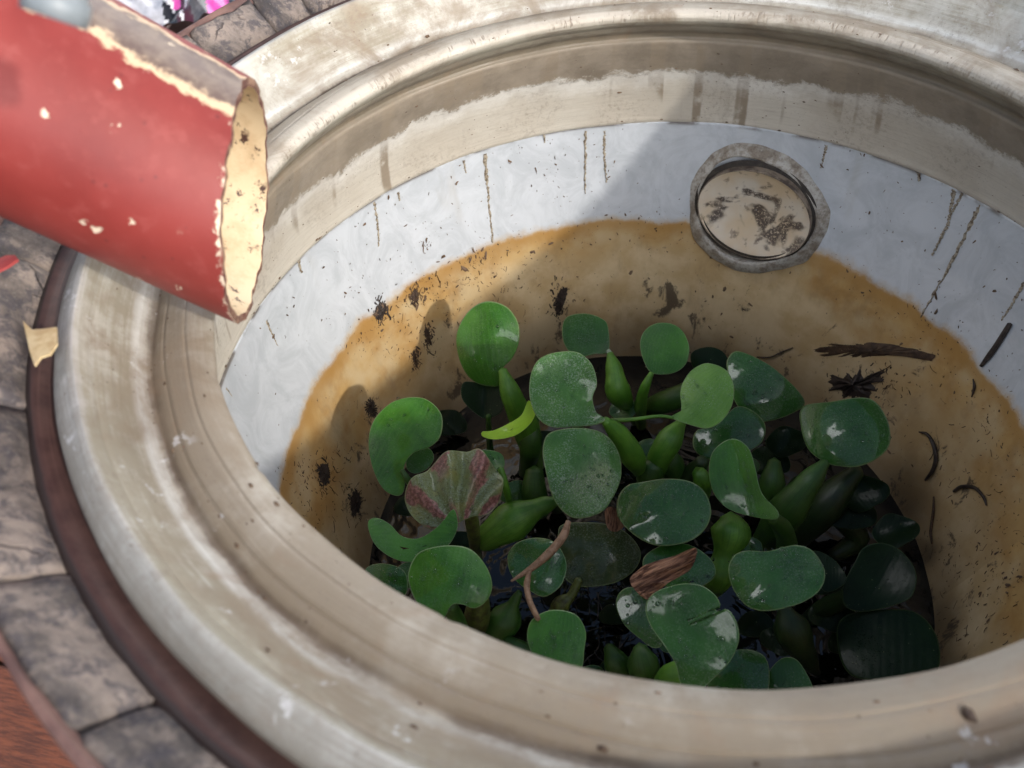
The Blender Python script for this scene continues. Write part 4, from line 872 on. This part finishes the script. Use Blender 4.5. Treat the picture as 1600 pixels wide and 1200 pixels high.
for cx, cy, sx, sy, nn in ((540, 640, 40, 60, 170), (500, 760, 30, 50, 150), (620, 540, 50, 45, 120), (760, 430, 60, 25, 90), (660, 470, 30, 22, 70), (1450, 950, 60, 60, 160), (1560, 900, 40, 90, 120), (1400, 620, 50, 50, 60), (1290, 420, 60, 30, 30), (1520, 700, 40, 60, 50)):
    for _ in range(nn):
        q = (cx+RS.normal(0, sx), cy+RS.normal(0, sy)); hp = hit(*q)
        if hp[1] < 1.0: continue
        L = min(RS.exponential(.0028)+.0008, .011); an = RS.normal(1.57, .6); t_, v_ = hp; b0 = len(sv); w_ = RS.uniform(.00015, .0005); cu = RS.normal(0, 1.2)
        for k in range(5):
            p_, n_ = wall(t_, v_, .0003); a_ = (liner_at(t_+.01, v_)-p_).normalized(); sv.extend([p_-a_*w_, p_+n_*w_, p_+a_*w_])
            an += cu*.25; t_ += math.cos(an)*L/4/.32; v_ += math.sin(an)*L/4/.083
        for k in range(4):
            for j in range(2): z_ = b0+k*3+j; sf.append((z_, z_+1, z_+4, z_+3))
o = mesh('slime_hairs', sv, sf, MT['muck_brown'], pot, False); o['kind'] = 'stuff'
wall_tube('stick', [(1581, 506), (1567, 530), (1552, 552), (1537, 572)], [.0022, .0026, .0026, .0016], MT['muck'], 'straight dark stick stuck to the white wall at the far right', 'stick')
wall_tube('twig', [(1184, 556), (1205, 556), (1222, 549), (1240, 542)], [.0009, .001, .001, .0006], MT['muck'], 'thin curved black twig above the dark right leaf', 'twig')
wall_tube('root_strand', [(1440, 674), (1452, 678), (1462, 695), (1466, 715), (1460, 735), (1450, 750)], [.0008, .0016, .0022, .0022, .002, .0012], MT['muck'], 'hook shaped dark root strand on the right wall', 'root strand')
wall_tube('root_strand', [(1494, 768), (1508, 760), (1525, 762), (1540, 776), (1546, 790)], [.0014, .0018, .0018, .0014, .0008], MT['muck'], 'arched dark root strand lower on the right wall', 'root strand')
wall_tube('root_strand', [(1462, 776), (1462, 800), (1458, 830), (1460, 850)], [.0008, .0014, .0014, .0008], MT['muck_brown'], 'upright brown root strand below the hook shaped one', 'root strand')
wall_tube('root_strand', [(1525, 592), (1526, 605), (1522, 620)], [.0006, .0014, .0006], MT['muck'], 'short dark root strand near the right tide line', 'root strand')

# crumbs of dirt clinging to the wall
fv = []; ff = []
def fleck(t, v, ln, wd, an, lift=.0004):
    p, n = wall(t, v, lift); a = (liner_at(t+.01, v)-p); a = (a-n*a.dot(n)).normalized(); b = n.cross(a)
    d = a*math.cos(an)+b*math.sin(an); e = n.cross(d); b0 = len(fv); m = 6; cv = RS.uniform(-.5, .5)
    for i in range(m):
        q = 2*math.pi*i/m; r = RS.uniform(.6, 1.2); x = math.cos(q)*ln*r; fv.append(p+d*x+e*(math.sin(q)*wd*r+cv*x*x/max(ln, 1e-5)*.8))
    fv.append(p+n*wd*.5)
    for i in range(m): ff.append((b0+i, b0+(i+1) % m, b0+m))
for _ in range(2300):
    t = RS.uniform(.05, 4.2); v = RS.choice([RS.uniform(.1, 1), RS.uniform(.9, 1.5), RS.uniform(1, 2.9)], p=[.28, .32, .4])
    L = min(RS.exponential(.00065)+.0003, .004); fleck(t, v, L, L*RS.uniform(.15, .6), RS.uniform(0, 3.14))
for cx, cy, nn, sp in ((655, 465, 40, 12), (580, 640, 60, 16), (500, 740, 40, 18), (640, 560, 30, 16), (740, 402, 50, 14), (1350, 600, 50, 28), (1240, 470, 20, 30), (1460, 470, 15, 30), (880, 470, 30, 12), (1560, 900, 60, 40), (860, 270, 20, 20), (665, 380, 20, 8), (590, 490, 30, 10), (1150, 270, 6, 20), (1380, 300, 10, 40)):
    tc, vc = hit(cx, cy)
    for _ in range(nn):
        L = min(RS.exponential(.0012)+.0004, .006); fleck(tc+RS.normal(0, sp/1400/.33), max(.05, vc+RS.normal(0, sp/180)), L, L*RS.uniform(.12, .4), RS.uniform(.8, 2.4))
o = mesh('dirt_crumbs', fv, ff, MT['fleck'], pot, False); o['kind'] = 'stuff'

# crumbs on the rim
def rim_pt(t, v):
    for i in range(len(RIMPROF)-1):
        if RIMPROF[i][0] <= v <= RIMPROF[i+1][0] and RIMPROF[i+1][0] > RIMPROF[i][0]:
            k = (v-RIMPROF[i][0])/(RIMPROF[i+1][0]-RIMPROF[i][0]); return fn(*lerp(RIMPROF[i][1], RIMPROF[i+1][1], k))(t)
fv = []; ff = []
for _ in range(900):
    t = RS.uniform(0, 6.28); v = RS.choice([RS.uniform(1.1, 2.1), RS.uniform(2.1, 3.0), RS.uniform(4.1, 4.95), RS.normal(2.12, .02), RS.normal(4.96, .01)], p=[.15, .25, .25, .2, .15])
    p = rim_pt(t, min(max(v, .1), 4.99)); L = min(RS.exponential(.0006)+.0003, .0028); b0 = len(fv); m = 5
    a = (rim_pt(t+.01, v if v < 4.98 else 4.97)-p).normalized(); q2 = rim_pt(t, min(v+.02, 4.985)); q1 = rim_pt(t, v-.02); b = (q2-q1).normalized(); n = a.cross(b).normalized()
    if n.dot(CAM-p) < 0: n = -n
    for i in range(m): q = 2*math.pi*i/m+RS.uniform(-.3, .3); fv.append(p+a*(math.cos(q)*L)+b*(math.sin(q)*L*.5)+n*.0001)
    fv.append(p+n*L*.5)
    for i in range(m): ff.append((b0+i, b0+(i+1) % m, b0+m))
o = mesh('rim_crumbs', fv, ff, MT['fleck'], pot, False); o['kind'] = 'stuff'
def on_rim(x, y, z): return at(x, y, z)
bl = tube('seed_husk', [at(1504, 1108, .006), at(1512, 1116, .0075), at(1524, 1128, .0065)], [.0014, .0028, .0012], MT['muck_brown'], None, 8, 4, .1); tag(bl, 'dark brown seed husk lying on the front rim at lower right', 'seed husk')
bl = tube('seed_husk', [at(288, 694, .004), at(290, 699, .005), at(294, 704, .004)], [.0008, .0013, .0006], MT['redchip'], None, 8, 4, .1); tag(bl, 'tiny red husk on the tan left rim', 'seed husk')

# floating roots at the water surface between the plants
fv = []; ff = []
for _ in range(190):
    r = .27*math.sqrt(RS.rand()); a = RS.uniform(0, 6.28); p = Vector((r*math.cos(a), r*math.sin(a), WATER_Z+RS.uniform(-.002, .004)))
    if RS.rand() < .5: p = at(RS.uniform(860, 1000), RS.uniform(880, 1060), WATER_Z+RS.uniform(0, .006))
    if math.hypot(p.x, p.y) > .28: continue
    th_ = RS.uniform(0, 6.28); L = RS.uniform(.008, .03); cu = RS.uniform(-90, 90); b0 = len(fv); m = 6
    w_ = RS.uniform(.0003, .0009); q = Vector(p)
    for i in range(m+1):
        d = Vector((math.cos(th_), math.sin(th_), RS.uniform(-.15, .15))); s = Vector((-d.y, d.x, 0))
        fv.append(q-s*w_); fv.append(q+Vector((0, 0, w_))); fv.append(q+s*w_); q = q+d*(L/m); th_ += cu*L/m
    for i in range(m):
        for j in range(2): k = b0+i*3+j; ff.append((k, k+1, k+4, k+3))
MT['root'] = simple('wet_black_root', (.004, .0035, .0035), (.009, .007, .006), 200, .12, .15)
o = mesh('floating_roots', fv, ff, MT['root'], None); tag(o, 'tangle of wet black hyacinth roots at the water surface', 'roots', kind='stuff')
